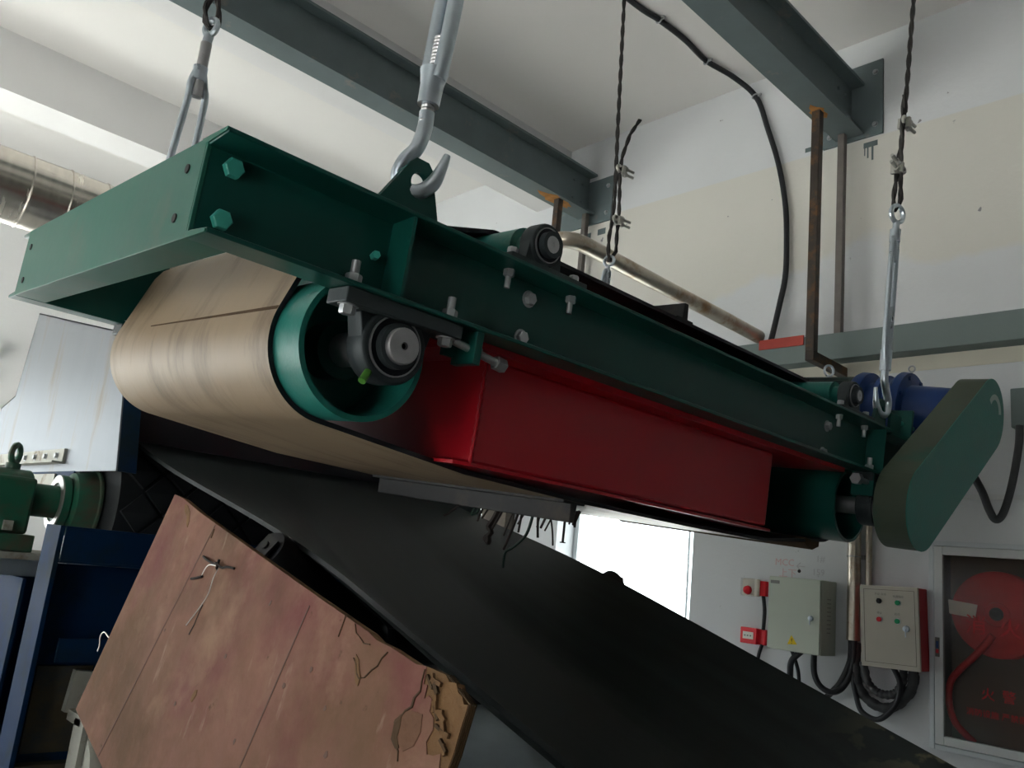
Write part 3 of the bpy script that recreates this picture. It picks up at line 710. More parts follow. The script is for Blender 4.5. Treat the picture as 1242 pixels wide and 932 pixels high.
t.part('hook', hook([(3.112, 1.34, .79), (3.113, 1.34, .735), (3.135, 1.34, .70), (3.163, 1.34, .66), (3.160, 1.34, .622), (3.13, 1.34, .600), (3.090, 1.34, .603), (3.060, 1.34, .635), (3.045, 1.34, .69)], .0145), M['zinc'])
t = Thing('wire_rope', 'dark wire rope with two bright clips above the slim right turnbuckle', 'rope', (3.09, 1.34, 1.40), 'M', 'steel ropes holding the magnet')
rp = rope_strand(MB(), [(3.05, 1.34, 3.35), (3.058, 1.34, 2.6), (3.066, 1.34, 2.2), (3.078, 1.34, 1.82)], .009)
rope_strand(rp, [(3.078, 1.34, 1.82), (3.070, 1.34, 1.68), (3.068, 1.345, 1.55), (3.070, 1.35, 1.45), (3.085, 1.35, 1.405)], .009)
rope_strand(rp, [(3.035, 1.33, 1.87), (3.05, 1.335, 1.80), (3.062, 1.335, 1.68), (3.075, 1.335, 1.56), (3.105, 1.335, 1.45), (3.085, 1.35, 1.405)], .009)
t.part('rope', rp, M['rope'])
t.part('rope_clip', clip(MB(), (3.066, 1.34, 1.775), 1), M['clip']); t.part('rope_clip', clip(MB(), (3.072, 1.34, 1.572), -1), M['clip'])

# W2: far right
t = Thing('hook_turnbuckle', 'zinc turnbuckle tip showing above the far side of the frame', 'turnbuckle', (2.78, 2.56, .60), 'M')
t.part('eye_bolt', MB().ring((2.783, 2.52, 1.238), (1, .3, 0), .024, .008, 20, 8).cyl((2.781, 2.52, 1.21), (2.782, 2.525, 1.12), .010, 10), M['zinc'])
bdy = MB()
for dx in (-1, 1): bdy.tube([(2.782 + dx * .006, 2.52, 1.19), (2.782 + dx * .020, 2.525, 1.15), (2.782 + dx * .021, 2.545, .86), (2.782 + dx * .006, 2.56, .80)], .010, 10, 4)
t.part('frame', bdy, M['zinc'])
t.part('hook', hook([(2.782, 2.558, .82), (2.782, 2.56, .72), (2.80, 2.565, .66), (2.81, 2.566, .62), (2.785, 2.567, .595), (2.755, 2.567, .615), (2.745, 2.567, .66)], .012), M['zinc'])
t = Thing('wire_rope', 'dark wire rope with a curved loose tail in front of the far beam plate', 'rope', (2.78, 2.52, 1.25), 'M', 'steel ropes holding the magnet')
rp = rope_strand(MB(), [(2.51, 2.50, 3.28), (2.597, 2.50, 2.47), (2.687, 2.50, 1.84), (2.712, 2.5, 1.68), (2.735, 2.50, 1.52), (2.742, 2.50, 1.42), (2.735, 2.50, 1.34), (2.755, 2.51, 1.27), (2.783, 2.52, 1.235)], .009)
rope_strand(rp, [(2.783, 2.52, 1.235), (2.803, 2.505, 1.29), (2.775, 2.49, 1.36), (2.765, 2.485, 1.45), (2.745, 2.485, 1.56), (2.725, 2.485, 1.66), (2.735, 2.49, 1.74), (2.765, 2.49, 1.86), (2.82, 2.49, 1.96)], .009)
t.part('rope', rp, M['rope'])
t.part('rope_clip', clip(MB(), (2.722, 2.49, 1.665), 1), M['clip']); t.part('rope_clip', clip(MB(), (2.748, 2.49, 1.425), 1), M['clip'])

# W3: large near turnbuckle
t = Thing('hook_turnbuckle', 'large bright zinc turnbuckle hooked to the triangular front lug', 'turnbuckle', (.88, 1.34, .60), 'M')
bdy = MB().lathe((.8745, 1.34, .785), (.004, 0, 1), [(0, .0165), (0, .0225), (.045, .024), (.075, .030)], 20)
for dy in (-1, 1):
    bdy.tube([(.8748, 1.34 + dy * .016, .84), (.8755, 1.34 + dy * .022, .88), (.878, 1.34 + dy * .024, 1.05), (.880, 1.34 + dy * .024, 1.35), (.881, 1.34 + dy * .016, 1.42)], .0165, 14, 4)
bdy.lathe((.881, 1.34, 1.40), (.003, 0, 1), [(0, .030), (.05, .024), (.08, .0225)], 20)
t.part('frame', bdy, M['zinc'])
thread = MB()
thread.lathe((.8745, 1.34, .745), (.004, 0, 1), [(i * .004, .0125 + (.0016 if i % 2 else 0)) for i in range(48)], 14)
t.part('threaded_rod', thread, M['shaft'])
t.part('hook', hook([(.8748, 1.34, .770), (.8765, 1.34, .735), (.868, 1.341, .690), (.853, 1.352, .660), (.850, 1.362, .628), (.864, 1.352, .604), (.886, 1.336, .603), (.905, 1.322, .622), (.915, 1.314, .655), (.922, 1.310, .690)], .0155), M['zinc'])
t.part('eye_bolt', MB().cyl((.881, 1.34, 1.44), (.882, 1.34, 1.56), .013, 12).ring((.882, 1.34, 1.595), (0, 1, 0), .032, .010, 24, 8), M['zinc'])
t = Thing('wire_rope', 'wire rope above the large turnbuckle, out of view overhead', 'rope', (.882, 1.34, 1.6), 'M', 'steel ropes holding the magnet')
t.part('rope', rope_strand(MB(), [(.882, 1.34, 1.61), (.884, 1.34, 3.34)], .009), M['rope'])

# W4: far left
t = Thing('hook_turnbuckle', 'zinc turnbuckle with open frame behind the end channel, at far left', 'turnbuckle', (.80, 2.56, .60), 'M')
bdy = MB()
for dx in (-1, 1): bdy.tube([(.802 + dx * .012, 2.50, 1.172), (.804 + dx * .022, 2.50, 1.13), (.812 + dx * .026, 2.505, 1.08), (.814 + dx * .030, 2.53, .86), (.808 + dx * .012, 2.55, .80)], .0105, 10, 4)
bdy.cyl((.802, 2.50, 1.145), (.801, 2.50, 1.19), .022, 16)
t.part('frame', bdy, M['zinc'])
t.part('threaded_rod', MB().cyl((.808, 2.50, 1.095), (.801, 2.50, 1.27), .0165, 14), M['shaft'])
t.part('eye_bolt', MB().cyl((.801, 2.50, 1.26), (.803, 2.50, 1.30), .015, 12).ring((.804, 2.50, 1.325), (1, .3, 0), .026, .010, 20, 8), M['zinc'])
t.part('hook', hook([(.808, 2.552, .84), (.805, 2.56, .72), (.82, 2.565, .66), (.83, 2.566, .62), (.805, 2.567, .597), (.775, 2.567, .615), (.765, 2.567, .66)], .012), M['zinc'])
t = Thing('wire_rope', 'dark rope loop above the open turnbuckle at far left', 'rope', (.80, 2.50, 1.34), 'M', 'steel ropes holding the magnet')
rp = rope_strand(MB(), [(.765, 2.5, 3.27), (.785, 2.50, 1.60), (.792, 2.50, 1.43), (.772, 2.50, 1.38), (.782, 2.50, 1.335), (.804, 2.505, 1.318), (.824, 2.505, 1.345), (.815, 2.50, 1.39), (.795, 2.495, 1.43), (.79, 2.49, 1.62)], .0095)
t.part('rope', rp, M['rope'])
t.part('rope_clip', clip(MB(), (.787, 2.495, 1.60), 1), M['clip'])

# scrap caught under the magnet belt
GRP = 'scrap wires and nails caught under the magnet'
def scrap(name, pts, r, m, label, head=False):
    r *= 1.35
    mb = MB().tube(pts, r, 6, 4)
    if head: mb.lathe(pts[-1], V(pts[-1]) - V(pts[-2]), [(0, r * 2.2), (.003, r * 2.2)], 10)
    return Thing(name, label, 'scrap', pts[0], 'M', GRP, mb, M[m])
x0 = 1.735
scrap('bent_wire', [(x0, 1.72, .035), (x0, 1.725, -.01), (x0 - .005, 1.735, -.05), (x0 - .01, 1.77, -.085), (x0 - .01, 1.80, -.105), (x0 - .01, 1.80, -.15)], .0034, 'green_wire', 'longest dull green bent wire, hanging in the middle of the scrap')
scrap('nail', [(x0, 1.595, .03), (x0, 1.592, -.01), (x0, 1.590, -.045)], .0028, 'rusty', 'rusty nail hanging head down near the right of the scrap', True)
scrap('bent_wire', [(x0, 1.655, .03), (x0, 1.635, -.02), (x0, 1.625, -.060)], .0020, 'rusty', 'straight thin wire hanging at the right end of the scrap')
scrap('twisted_wire', [(x0, 1.86, .04), (x0, 1.88, -.01), (x0, 1.90, -.04), (x0, 1.885, -.055), (x0, 1.905, -.075), (x0, 1.89, -.085), (x0, 1.895, -.068)], .007, 'rusty', 'knotted rusty wire lump hanging left of the green wire')
scrap('bent_wire', [(x0, 2.03, .045), (x0, 2.06, .01), (x0, 2.10, -.02), (x0, 2.12, -.03)], .0026, 'rusty', 'short wire at the left end of the scrap')
scrap('wire_loop', [(x0, 1.97, .02), (x0, 1.99, -.012), (x0, 1.965, -.002), (x0, 1.955, .015)], .003, 'green_wire', 'small green wire loop at left among the scrap')
ORD = ['first', 'second', 'third', 'fourth', 'fifth', 'sixth', 'seventh', 'eighth', 'ninth', 'tenth', 'eleventh', 'twelfth', 'thirteenth', 'last']
stubs = sorted([(1.93, .03, .06), (1.90, .045, .05), (1.80, .035, .085), (1.775, .05, .12), (1.76, .01, .07), (1.745, .04, .05), (1.70, -.01, .075), (1.685, .015, .05), (1.66, .03, .05), (1.63, .035, .055), (1.555, .005, .035), (1.57, .01, .03), (1.54, .02, .03), (1.835, .05, .075)], reverse=True)
for i, (y, dy, L) in enumerate(stubs):
    x = x0 + .004 * math.sin(i * 2.3)
    scrap('scrap_wire', [(x, y, .045), (x, y + dy * .4, .045 - L * .6), (x + .004, y + dy, .04 - L * 1.15)], random.uniform(.0018, .004), 'rusty', 'rusty wire stub under the grey cleat, %s from the left among the stubs' % ORD[i] if i < 13 else 'rusty wire stub under the grey cleat, rightmost of the short stubs')

# ================================================================== BELT CONVEYOR (frame C)
CX = 1.94
CV = Thing('belt_conveyor', 'inclined black belt conveyor passing under the magnet', 'conveyor', (CX, 0, -1.36), 'C')
UH = 3.40; PR = .30; WP = -.75
def smooth(t): t = min(1, max(0, t)); return t * t * (3 - 2 * t)
def section(s_, tr):
    c = .26; a = math.radians(30) * tr; k = abs(s_)
    e = max(0., k - c)
    soft = .05
    if k < c - soft: x, z = k, 0
    else: x, z = (k, 0) if k < c else (c + e * math.cos(a), e * math.sin(a))
    return math.copysign(x, s_), z
stations = []
u = -3.2
while u < UH - .001:
    tr = 1 - smooth((u - 1.75) / (UH - 1.75)); tr = max(0., tr)
    wc = -.905 + (WP + .905) * smooth((u - 1.75) / (UH - 1.75))
    stations.append((u, wc, tr, 0, 1)); u += .1
for i in range(17):
    th = H - math.pi * i / 16
    stations.append((UH + PR * math.cos(th), WP - PR + PR * math.sin(th), 0, math.cos(th), math.sin(th)))
u = UH - .15
while u > -3.2: stations.append((u, WP - 2 * PR, 0, 0, -1)); u -= .3
SS = [-.75 + 1.5 * i / 36 for i in range(37)]
ob, T = MB(), .014; vs = []; nS = len(SS)
for (u, wc, tr, nu, nw) in stations:
    for s_ in SS:
        x, z = section(s_, tr); vs.append((CX + x, u, wc + z))
for (u, wc, tr, nu, nw) in stations:
    for s_ in SS:
        x, z = section(s_, tr); vs.append((CX + x, u - nu * T, wc + z - nw * T))
K = len(stations); fs = []
for i in range(K - 1):
    for j in range(nS - 1):
        a = i * nS + j; fs.append((a, a + 1, a + nS + 1, a + nS)); b = K * nS + a; fs.append((b, b + nS, b + nS + 1, b + 1))
    for j in (0, nS - 1):
        a = i * nS + j; fs.append((a, a + nS, K * nS + a + nS, K * nS + a))
for i in (0, K - 1):
    for j in range(nS - 1):
        a = i * nS + j; fs.append((a, a + 1, K * nS + a + 1, K * nS + a))
ob.add(vs, fs, True)
def conv_mat():
    m = mat('conveyor_cover', (.023, .029, .029), .56, var=.6, scale=4, stretch=(6, .22, 1), bump=.03, bscale=8, spec=.25)
    nt = m.node_tree; N = nt.nodes; Lk = nt.links; b = N['Principled BSDF']
    src = b.inputs['Base Color'].links[0].from_socket
    tc = N.new('ShaderNodeTexCoord'); sp = N.new('ShaderNodeSeparateXYZ'); Lk.new(tc.outputs['Object'], sp.inputs[0])
    n = N.new('ShaderNodeTexNoise'); n.inputs['Scale'].default_value = 14; n.inputs['Detail'].default_value = 6; Lk.new(tc.outputs['Object'], n.inputs['Vector'])
    # dried mud caught along the far edge low on the belt
    e = N.new('ShaderNodeMapRange'); e.inputs[1].default_value = .50; e.inputs[2].default_value = .66; Lk.new(sp.outputs['X'], e.inputs[0])
    l = N.new('ShaderNodeMapRange'); l.inputs[1].default_value = 1.05; l.inputs[2].default_value = .80; Lk.new(sp.outputs['Y'], l.inputs[0])
    s_ = N.new('ShaderNodeMapRange'); s_.inputs[1].default_value = .50; s_.inputs[2].default_value = .56; Lk.new(n.outputs['Fac'], s_.inputs[0])
    a = N.new('ShaderNodeMath'); a.operation = 'MULTIPLY'; Lk.new(e.outputs[0], a.inputs[0]); Lk.new(l.outputs[0], a.inputs[1])
    c = N.new('ShaderNodeMath'); c.operation = 'MULTIPLY'; Lk.new(a.outputs[0], c.inputs[0]); Lk.new(s_.outputs[0], c.inputs[1])
    mx = N.new('ShaderNodeMix'); mx.data_type = 'RGBA'; Lk.new(c.outputs[0], mx.inputs[0]); Lk.new(src, mx.inputs[6]); mx.inputs[7].default_value = (.13, .12, .075, 1)
    Lk.new(mx.outputs[2], b.inputs['Base Color'])
    return m
CV.part('carrying_belt', ob, conv_mat())
# head pulley with diamond lagging
hp = CV.part('head_pulley', MB().pipe((1.12, UH, WP - PR), (1, 0, 0), 1.64, PR - .016, .07, 64), M['lag'])
lag = MB(); PI2 = 2 * math.pi; na, nx = 11, 10
for i in range(nx):
    for j in range(na):
        for q in (0, 1):
            cxp = 1.12 + (i + .5 * (1 + q)) * .162; th = PI2 * (j + .5 * q) / na
            if cxp > 2.74: continue
            R0, R1 = PR - .024, PR - .003
            def P(dx, dt, R): return (cxp + dx, UH + R * math.cos(th + dt), WP - PR + R * math.sin(th + dt))
            hx, ht = .074, .262
            vsx = [P(-hx, 0, R0), P(0, ht, R0), P(hx, 0, R0), P(0, -ht, R0), P(-hx * .94, 0, R1), P(0, ht * .94, R1), P(hx * .94, 0, R1), P(0, -ht * .94, R1)]
            lag.add(vsx, [(4, 5, 6, 7), (0, 1, 5, 4), (1, 2, 6, 5), (2, 3, 7, 6), (3, 0, 4, 7)])
CV.part('lagging', lag, M['lag'], hp, kind='stuff', label='black rubber lagging cut into diamonds')
CV.part('pulley_shaft', MB().cyl((.60, UH, WP - PR), (2.95, UH, WP - PR), .055, 28), M['machinegreen'], hp)
# idler sets
for u in (2.06, .62, -.82, -2.26):
    fr = CV.part('idler_frame', MB().box(1.06, 2.82, u - .035, u + .035, -1.105, -1.06).box(1.20, 1.25, u - .03, u + .03, -1.07, -.76).box(2.63, 2.68, u - .03, u + .03, -1.07, -.76).box(1.65, 1.68, u - .03, u + .03, -1.07, -.97).box(2.20, 2.23, u - .03, u + .03, -1.07, -.97), M['black'])
    wc = -.905 - T
    CV.part('idler_roller', MB().cyl((CX - .26, u, wc - .062), (CX + .26, u, wc - .062), .058, 24), M['rubber_black'], fr)
    for s_ in (-1, 1):
        d = V((s_ * math.cos(math.radians(30)), 0, math.sin(math.radians(30)))); n = V((s_ * math.sin(math.radians(30)), 0, -math.cos(math.radians(30))))
        p = V((CX + s_ * .26, u, wc)) + n * .062
        e1 = p + d * .555
        CV.part('idler_roller', MB().lathe(p + d * .03, d, [(0, .05), (.006, .058), (.515, .058), (.525, .052), (.525, .018), (.535, .016)], 24), M['rubber_black'], fr)
        CV.part('roller_bracket', MB().cyl(p + d * .50, e1 + d * .02, .012, 8).obox(e1 + d * .01 + n * .02, n * .05, d * .004, (0, .03, 0)), M['black'], fr)
for x in (1.10, 2.80):
    CV.part('stringer', MB().box(x - .03, x - .022, -3.2, 2.45, -1.25, -1.105).box(x - .03, x + .03, -3.2, 2.45, -1.113, -1.105).box(x - .03, x + .03, -3.2, 2.45, -1.25, -1.242), M['blue'])
CV.part('deck_plate', MB().box(1.13, 2.77, -3.2, 2.21, -1.290, -1.284), M['deck'], label='dull grey sheet metal deck under the belt')
CV.part('deck_plate', MB().box(1.13, 2.77, 2.50, 2.66, -1.290, -1.284), M['deck'], label='short grey deck piece higher up the conveyor')
CV.part('cross_beam', MB().box(1.07, 2.83, 2.21, 2.50, -1.29, -1.24), M['black'])
CV.part('cross_beam', MB().box(1.115, 2.785, 2.70, 2.95, -1.29, -1.10), M['black'])
for u in (1.95, 1.3, .5, -.3, -1.1):
    CV.part('cross_tie', MB().box(1.07, 2.83, u - .03, u + .03, -1.33, -1.291), M['black'])
# legs down to the floor, as oblique posts in the sloping frame
ca, sa = math.cos(FR['C']), math.sin(FR['C'])
def c2(x, y, z): return V((x, y * ca + z * sa, -y * sa + z * ca))
for y in (.4, -1.6):
    for x in (1.10, 2.80):
        zt = y * math.tan(FR['C']) - 1.26 / ca
        p0, p1 = c2(x, y, ZF), c2(x, y, zt); up = c2(0, 0, 1); ya = c2(0, 1, 0)
        CV.part('support_leg', MB().obox((p0 + p1) / 2, (.04, 0, 0), ya * .04, up * ((p1 - p0).length / 2)), M['blue'])

# ================================================================== HEAD CHUTE
CH = Thing('head_chute', 'bright galvanised sheet chute with blue edge at far left', 'chute', (1.05, 4.0, .19), 'W')
X = 1.05
pl = MB().prism([(X, 3.16, .193), (X, 3.34, .735), (X, 4.765, 1.033), (X, 4.86, .60), (X, 5.1, .55), (X, 5.1, .198)], (.006, 0, 0))
CH.part('side_plate', pl, M['chute'], label='shiny galvanised side plate')
CH.part('side_plate', MB().prism([(2.84, 3.16, .193), (2.84, 3.34, .735), (2.84, 4.765, 1.033), (2.84, 4.86, .60), (2.84, 5.1, .55), (2.84, 5.1, .198)], (.006, 0, 0)), M['chute'])
CH.part('edge_angle', MB().prism([(X + .001, 3.162, .194), (X + .001, 3.34, .73), (X + .001, 3.348, .727), (X + .001, 3.170, .192)], (.072, 0, 0)), M['blue'], label='blue painted front edge angle')
CH.part('top_plate', MB().prism([(X, 3.34, .735), (X, 4.765, 1.033), (X, 4.765, 1.027), (X, 3.34, .729)], (1.79, 0, 0)), M['chute'])
CH.part('back_plate', MB().prism([(X, 4.76, 1.03), (X, 4.86, .60), (X, 5.1, .55), (X, 5.1, .198), (X, 5.094, .198), (X, 5.094, .545), (X, 4.854, .595), (X, 4.755, 1.025)], (1.79, 0, 0)), M['chute'])
CH.part('flange_strip', MB().box(X - .012, X, 3.78, 5.08, .235, .290).box(X - .05, X, 3.78, 5.08, .228, .235), M['paledirty'])
CH.part('lower_strip', MB().box(X - .012, X, 3.84, 5.08, .10, .185), M['paledirty'])
CH.part('blue_strip', MB().box(X - .004, X + .002, 3.62, 5.08, .175, .196), M['blue'])
for k in range(5):
    CH.part('flange_bolt', MB().hexbolt((X - .012, 3.86 + k * .16, .262), (-1, 0, 0), .012, .010), M['bolt'])
CH.part('rubber_curtain', MB().box(1.13, 2.83, 3.30, 3.312, .325, .70), M['rubber_black'], label='black rubber curtain in the chute mouth')
for y in (4.35, 5.0):
    for x in (1.07, 2.82): CH.part('chute_leg', MB().box(x - .02, x + .02, y - .03, y + .03, ZF, .2), M['blue'])

# ================================================================== DRIVE END BEARING
AY = UH * ca - (WP - PR) * sa; AZ = UH * sa + (WP - PR) * ca      # pulley axis in room axes
DB = Thing('shaft_bearing', 'green bearing housing with lifting eye at left, on pulley shaft', 'bearing', (.80, AY, AZ - .21), 'W')
DB.part('housing', MB().box(.70, .885, AY - .105, AY + .105, AZ - .13, AZ + .075).lathe((.70, AY, AZ), (1, 0, 0), [(-.012, .07), (0, .105), (.175, .105), (.187, .095)], 28), M['machinegreen'], bevel=.012)
DB.part('foot', MB().box(.68, .90, AY - .16, AY + .16, AZ - .19, AZ - .13), M['machinegreen'], bevel=.004)
DB.part('lifting_eye', MB().ring((.815, AY, AZ + .160), (.8, -.6, 0), .034, .011, 22, 8).cyl((.815, AY, AZ + .09), (.815, AY, AZ + .125), .026, 16), M['machinegreen'])
DB.part('seal_cover', MB().lathe((.692, AY, AZ), (-1, 0, 0), [(0, .07), (.008, .065), (.01, .02)], 24), M['bolt'])
DB.part('shaft_sleeve', MB().cyl((.885, AY, AZ), (1.0, AY, AZ), .062, 28), M['machinegreen'])
DB.part('coupling_disc', MB().lathe((.985, AY, AZ), (1, 0, 0), [(0, .07), (0, .105), (.025, .105), (.03, .10)], 32), M['machinegreen'])
DB.part('coupling_ring', MB().pipe((.979, AY, AZ), (1, 0, 0), .008, .104, .075, 32), M['thin_wire'])
DB.part('hub_cone', MB().lathe((1.01, AY, AZ), (1, 0, 0), [(0, .085), (.02, .12), (.09, .135), (.094, .145), (.102, .145)], 36), M['machinegreen'])
DB.part('grease_block', MB().box(.80, .83, AY - .125, AY - .10, AZ - .12, AZ - .085), M['paledirty'])

# ================================================================== BLUE SUPPORT FRAME
SF = Thing('support_frame', 'blue steel support post and cap beam at left behind the plywood', 'frame', (.95, 2.85, ZF), 'W')
SF.part('post_flange', MB().box(.80, .814, 2.78, 2.925, ZF, -.016), M['blue'], bevel=.001, label='blue flange facing the room')
SF.part('post_web', MB().box(.814, 1.09, 2.846, 2.856, ZF, -.13), M['blue'])
SF.part('post_flange', MB().box(1.09, 1.104, 2.78, 2.925, ZF, -.13), M['blue'])
SF.part('cap_beam', MB().box(.816, 2.95, 2.775, 2.783, -.118, -.022).box(.816, 2.95, 2.775, 2.90, -.126, -.118).box(.816, 2.95, 2.775, 2.90, -.022, -.016), M['blue'], bevel=.001)
SF.part('web_tab', MB().box(.868, 1.02, 2.795, 2.807, -.417, -.347), M['blue'])
SF.part('web_plate', MB().box(.835, .995, 2.836, 2.846, -.68, -.432), M['rustplate'], label='rust stained lower plate')
SF.part('stiffener', MB().box(.814, 1.0, 2.80, 2.846, -.72, -.706), M['rustplate'])
SF.part('gusset', MB().prism([(.935, 2.80, -.44), (.99, 2.80, -.445), (.98, 2.80, -.57), (.925, 2.80, -.56)], (0, .03, 0)), M['paledirty'])
SF.part('weld_seam', MB().tube([(.822, 2.84, -.30 - .03 * i) for i in range(14)], lambda t: .006 + .003 * math.sin(t * 50), 6, 3), M['rustplate'])
SF.part('far_post', MB().box(2.80, 2.814, 2.78, 2.925, ZF, -.126).box(2.814, 2.95, 2.846, 2.856, ZF, -.126), M['blue'])
SF.part('bearing_seat', MB().box(.66, 1.02, AY - .18, AY + .18, AZ - .215, AZ - .192), M['paledirty'])
SF.part('seat_block', MB().box(.70, .98, AY - .15, AY + .15, AZ - .275, AZ - .215), M['deck'], bevel=.003)
SF.part('seat_leg', MB().box(.86, .872, 3.28, 3.60, ZF, AZ - .275).box(.872, .96, 3.43, 3.442, ZF, AZ - .275).box(.96, .972, 3.28, 3.60, ZF, AZ - .275), M['blue'])
# pale roller end near the post
RE = Thing('return_idler', 'pale dusty roller end below the plywood corner at lower left', 'roller', (.98, 2.62, -.72), 'W')
RE.part('roller', MB().lathe((.952, 2.68, -.70), (1, 0, 0), [(0, .02), (0, .098), (.012, .104), (.03, .104), (1.9, .104), (1.92, .09)], 36), M['paledirty'])
RE.part('axle_bracket', MB().box(.935, .951, 2.65, 2.73, -.72, -.56).box(.935, .951, 2.68, 2.80, -.58, -.55), M['paledirty'])

# ================================================================== PLYWOOD BOARD
A_ = V((.85, 2.1035, .092)); d1 = V((-.0703, -.9760, -.2060)).normalized(); nn = V((.984, -.033, -.177)); nn = (nn - d1 * nn.dot(d1)).normalized(); d2 = nn.cross(d1).normalized()
if d2.z > 0: d2 = -d2
def bpnt(s_, q, h=0.): return A_ + d1 * s_ + d2 * q + nn * h       # h > 0 is away from the room side
PB = Thing('plywood_sheet', 'large weathered pink plywood sheet with splintered right corner, in the foreground', 'board', bpnt(.7, .55), 'W')
TH = .018
out = [(0, 0), (.07, -.004), (.2, .0), (.45, .0), (.8, .0), (1.03, -.002), (1.06, .001), (1.10, -.003), (1.17, -.004), (1.195, -.010)]
film = out + [(1.203, .012), (1.211, .010), (1.216, .027), (1.222, .020), (1.231, .022), (1.236, .036), (1.248, .040), (1.256, .052), (1.252, .070), (1.262, .082), (1.275, .078), (1.287, .070), (1.294, .085), (1.290, .12), (1.297, .17), (1.303, .3), (1.303, .551), (.24, .553), (0, .551)]
core = out + [(1.238, -.015), (1.250, -.010), (1.264, -.014), (1.275, -.005), (1.285, -.004), (1.293, .003), (1.301, 0), (1.304, .03), (1.308, .06), (1.309, .15), (1.309, .551), (0, .551)]
PB.part('core', MB().prism([bpnt(a, b, .0015) for a, b in core], nn * (TH - .003)), M['plyedge'], label='brown layered plywood core')
PB.part('face_film', MB().prism([bpnt(a, b, 0) for a, b in film], nn * .0017), M['ply'], label='faded pink shuttering film')
PB.part('back_film', MB().prism([bpnt(a, b, TH - .002) for a, b in out + [(1.29, .1), (1.30, .55), (0, .551)]], nn * .002), M['ply'])
def groove(a, b, wd=.0016):
    p, q = bpnt(*a, -.0004), bpnt(*b, -.0004); t_ = (q - p).normalized(); s2 = t_.cross(nn).normalized()
    return MB().obox((p + q) / 2, (q - p) / 2, s2 * wd, nn * .0006)
PB.part('film_seam', groove((.317, .002), (.252, .549)), M['plyline'])
PB.part('film_seam', groove((.835, .02), (.828, .549)), M['plyline'])
def patch(pts, m, h=-.0009, th=.0012, name='torn_patch', label=None):
    return PB.part(name, MB().prism([bpnt(a, b, h) for a, b in pts], nn * th), M[m], label=label)
# torn places in the film
def crack(pts, wd, m='plydark'):
    mb = MB()
    for (a, b), (c, d) in zip(pts, pts[1:]):
        p, q = bpnt(a, b, -.0007), bpnt(c, d, -.0007); t_ = (q - p); s2 = t_.normalized().cross(nn).normalized()
        ww = wd * random.uniform(.2, .75)
        mb.obox((p + q) / 2, t_ * .55, s2 * ww, nn * .0009)
    return mb
PB.part('crack', crack([(1.195, -.005), (1.198, .010), (1.203, .022), (1.196, .034), (1.198, .046), (1.188, .056), (1.184, .066), (1.176, .078), (1.183, .090), (1.195, .100), (1.206, .104), (1.212, .114)], .0028), M['plydark'])
patch([(1.178, .066), (1.19, .055), (1.20, .05), (1.225, .045), (1.235, .065), (1.232, .085), (1.215, .10), (1.195, .095), (1.184, .085)], 'plybare', label='bare patch of torn film')
patch([(1.174, .074), (1.184, .062), (1.190, .075), (1.193, .090), (1.205, .100), (1.198, .104), (1.182, .098)], 'plydark', -.0014)
PB.part('crack', crack([(1.022, .043), (1.035, .048), (1.045, .058), (1.056, .062), (1.068, .055), (1.078, .040), (1.088, .030), (1.090, .018), (1.098, .006)], .0018), M['plydark'])
patch([(1.024, .036), (1.036, .040), (1.048, .052), (1.058, .058), (1.060, .072), (1.050, .070), (1.042, .060), (1.032, .050)], 'plyedge', -.0012)
PB.part('crack', crack([(.990, .0), (1.002, .010), (1.016, .012), (1.032, .016), (1.048, .012)], .0016), M['plydark'])
PB.part('crack', crack([(.430, .151), (.429, .170), (.431, .192), (.427, .214)], .0022), M['rusty'])
PB.part('crack', crack([(.322, .012), (.326, .030)], .002), M['plydark'])
PB.part('crack', crack([(.955, -.002), (.958, .03)], .0016), M['plydark'])
patch([(.095, .004), (.115, .003), (.145, .012), (.165, .030), (.172, .045), (.160, .042), (.140, .026), (.110, .018)], 'plyedge', -.0010, name='gouge')
patch([(.560, .278), (.567, .276), (.572, .285), (.566, .300), (.559, .302), (.556, .290)], 'plyedge', -.0010, name='knot')
for a, b in ((.86, .15), (.92, .10), (1.05, .18), (1.0, .13), (.70, .06), (.5, .33), (1.15, .16), (.62, .19), (.30, .25), (.78, .28)):
    patch([(a + .005 * math.cos(k * 1.26) * random.uniform(.6, 1.3), b + .006 * math.sin(k * 1.26) * random.uniform(.6, 1.3)) for k in range(5)], 'plyline', -.0007, name='dent')
# splinters at the broken corner
for k in range(14):
    a = 1.212 + k * .0060; b = -.004 + .0046 * k + random.uniform(-.006, .008); l = random.uniform(.010, .024)
    p = bpnt(a, b, -.0015); dv = (d1 * random.uniform(.4, 1) + d2 * random.uniform(-.2, .9)).normalized()
    PB.part('splinter', MB().obox(p + dv * l * .2, dv * l * .5, dv.cross(nn).normalized() * random.uniform(.0016, .004), nn * .0022), M['plyedge'] if k % 3 else M['plydark'])
for k in range(4):
    PB.part('ply_layer', MB().box(0, 0, 0, 0, 0, 0) if False else MB().prism([bpnt(a, b, .0018 + k * .0037) for a, b in ((1.2385, -.0158), (1.302, -.0005), (1.3095, .06), (1.3095, .551), (1.3105, .551), (1.3105, .06), (1.303, -.0025), (1.2385, -.0168))], nn * .0018), M['plydark'])
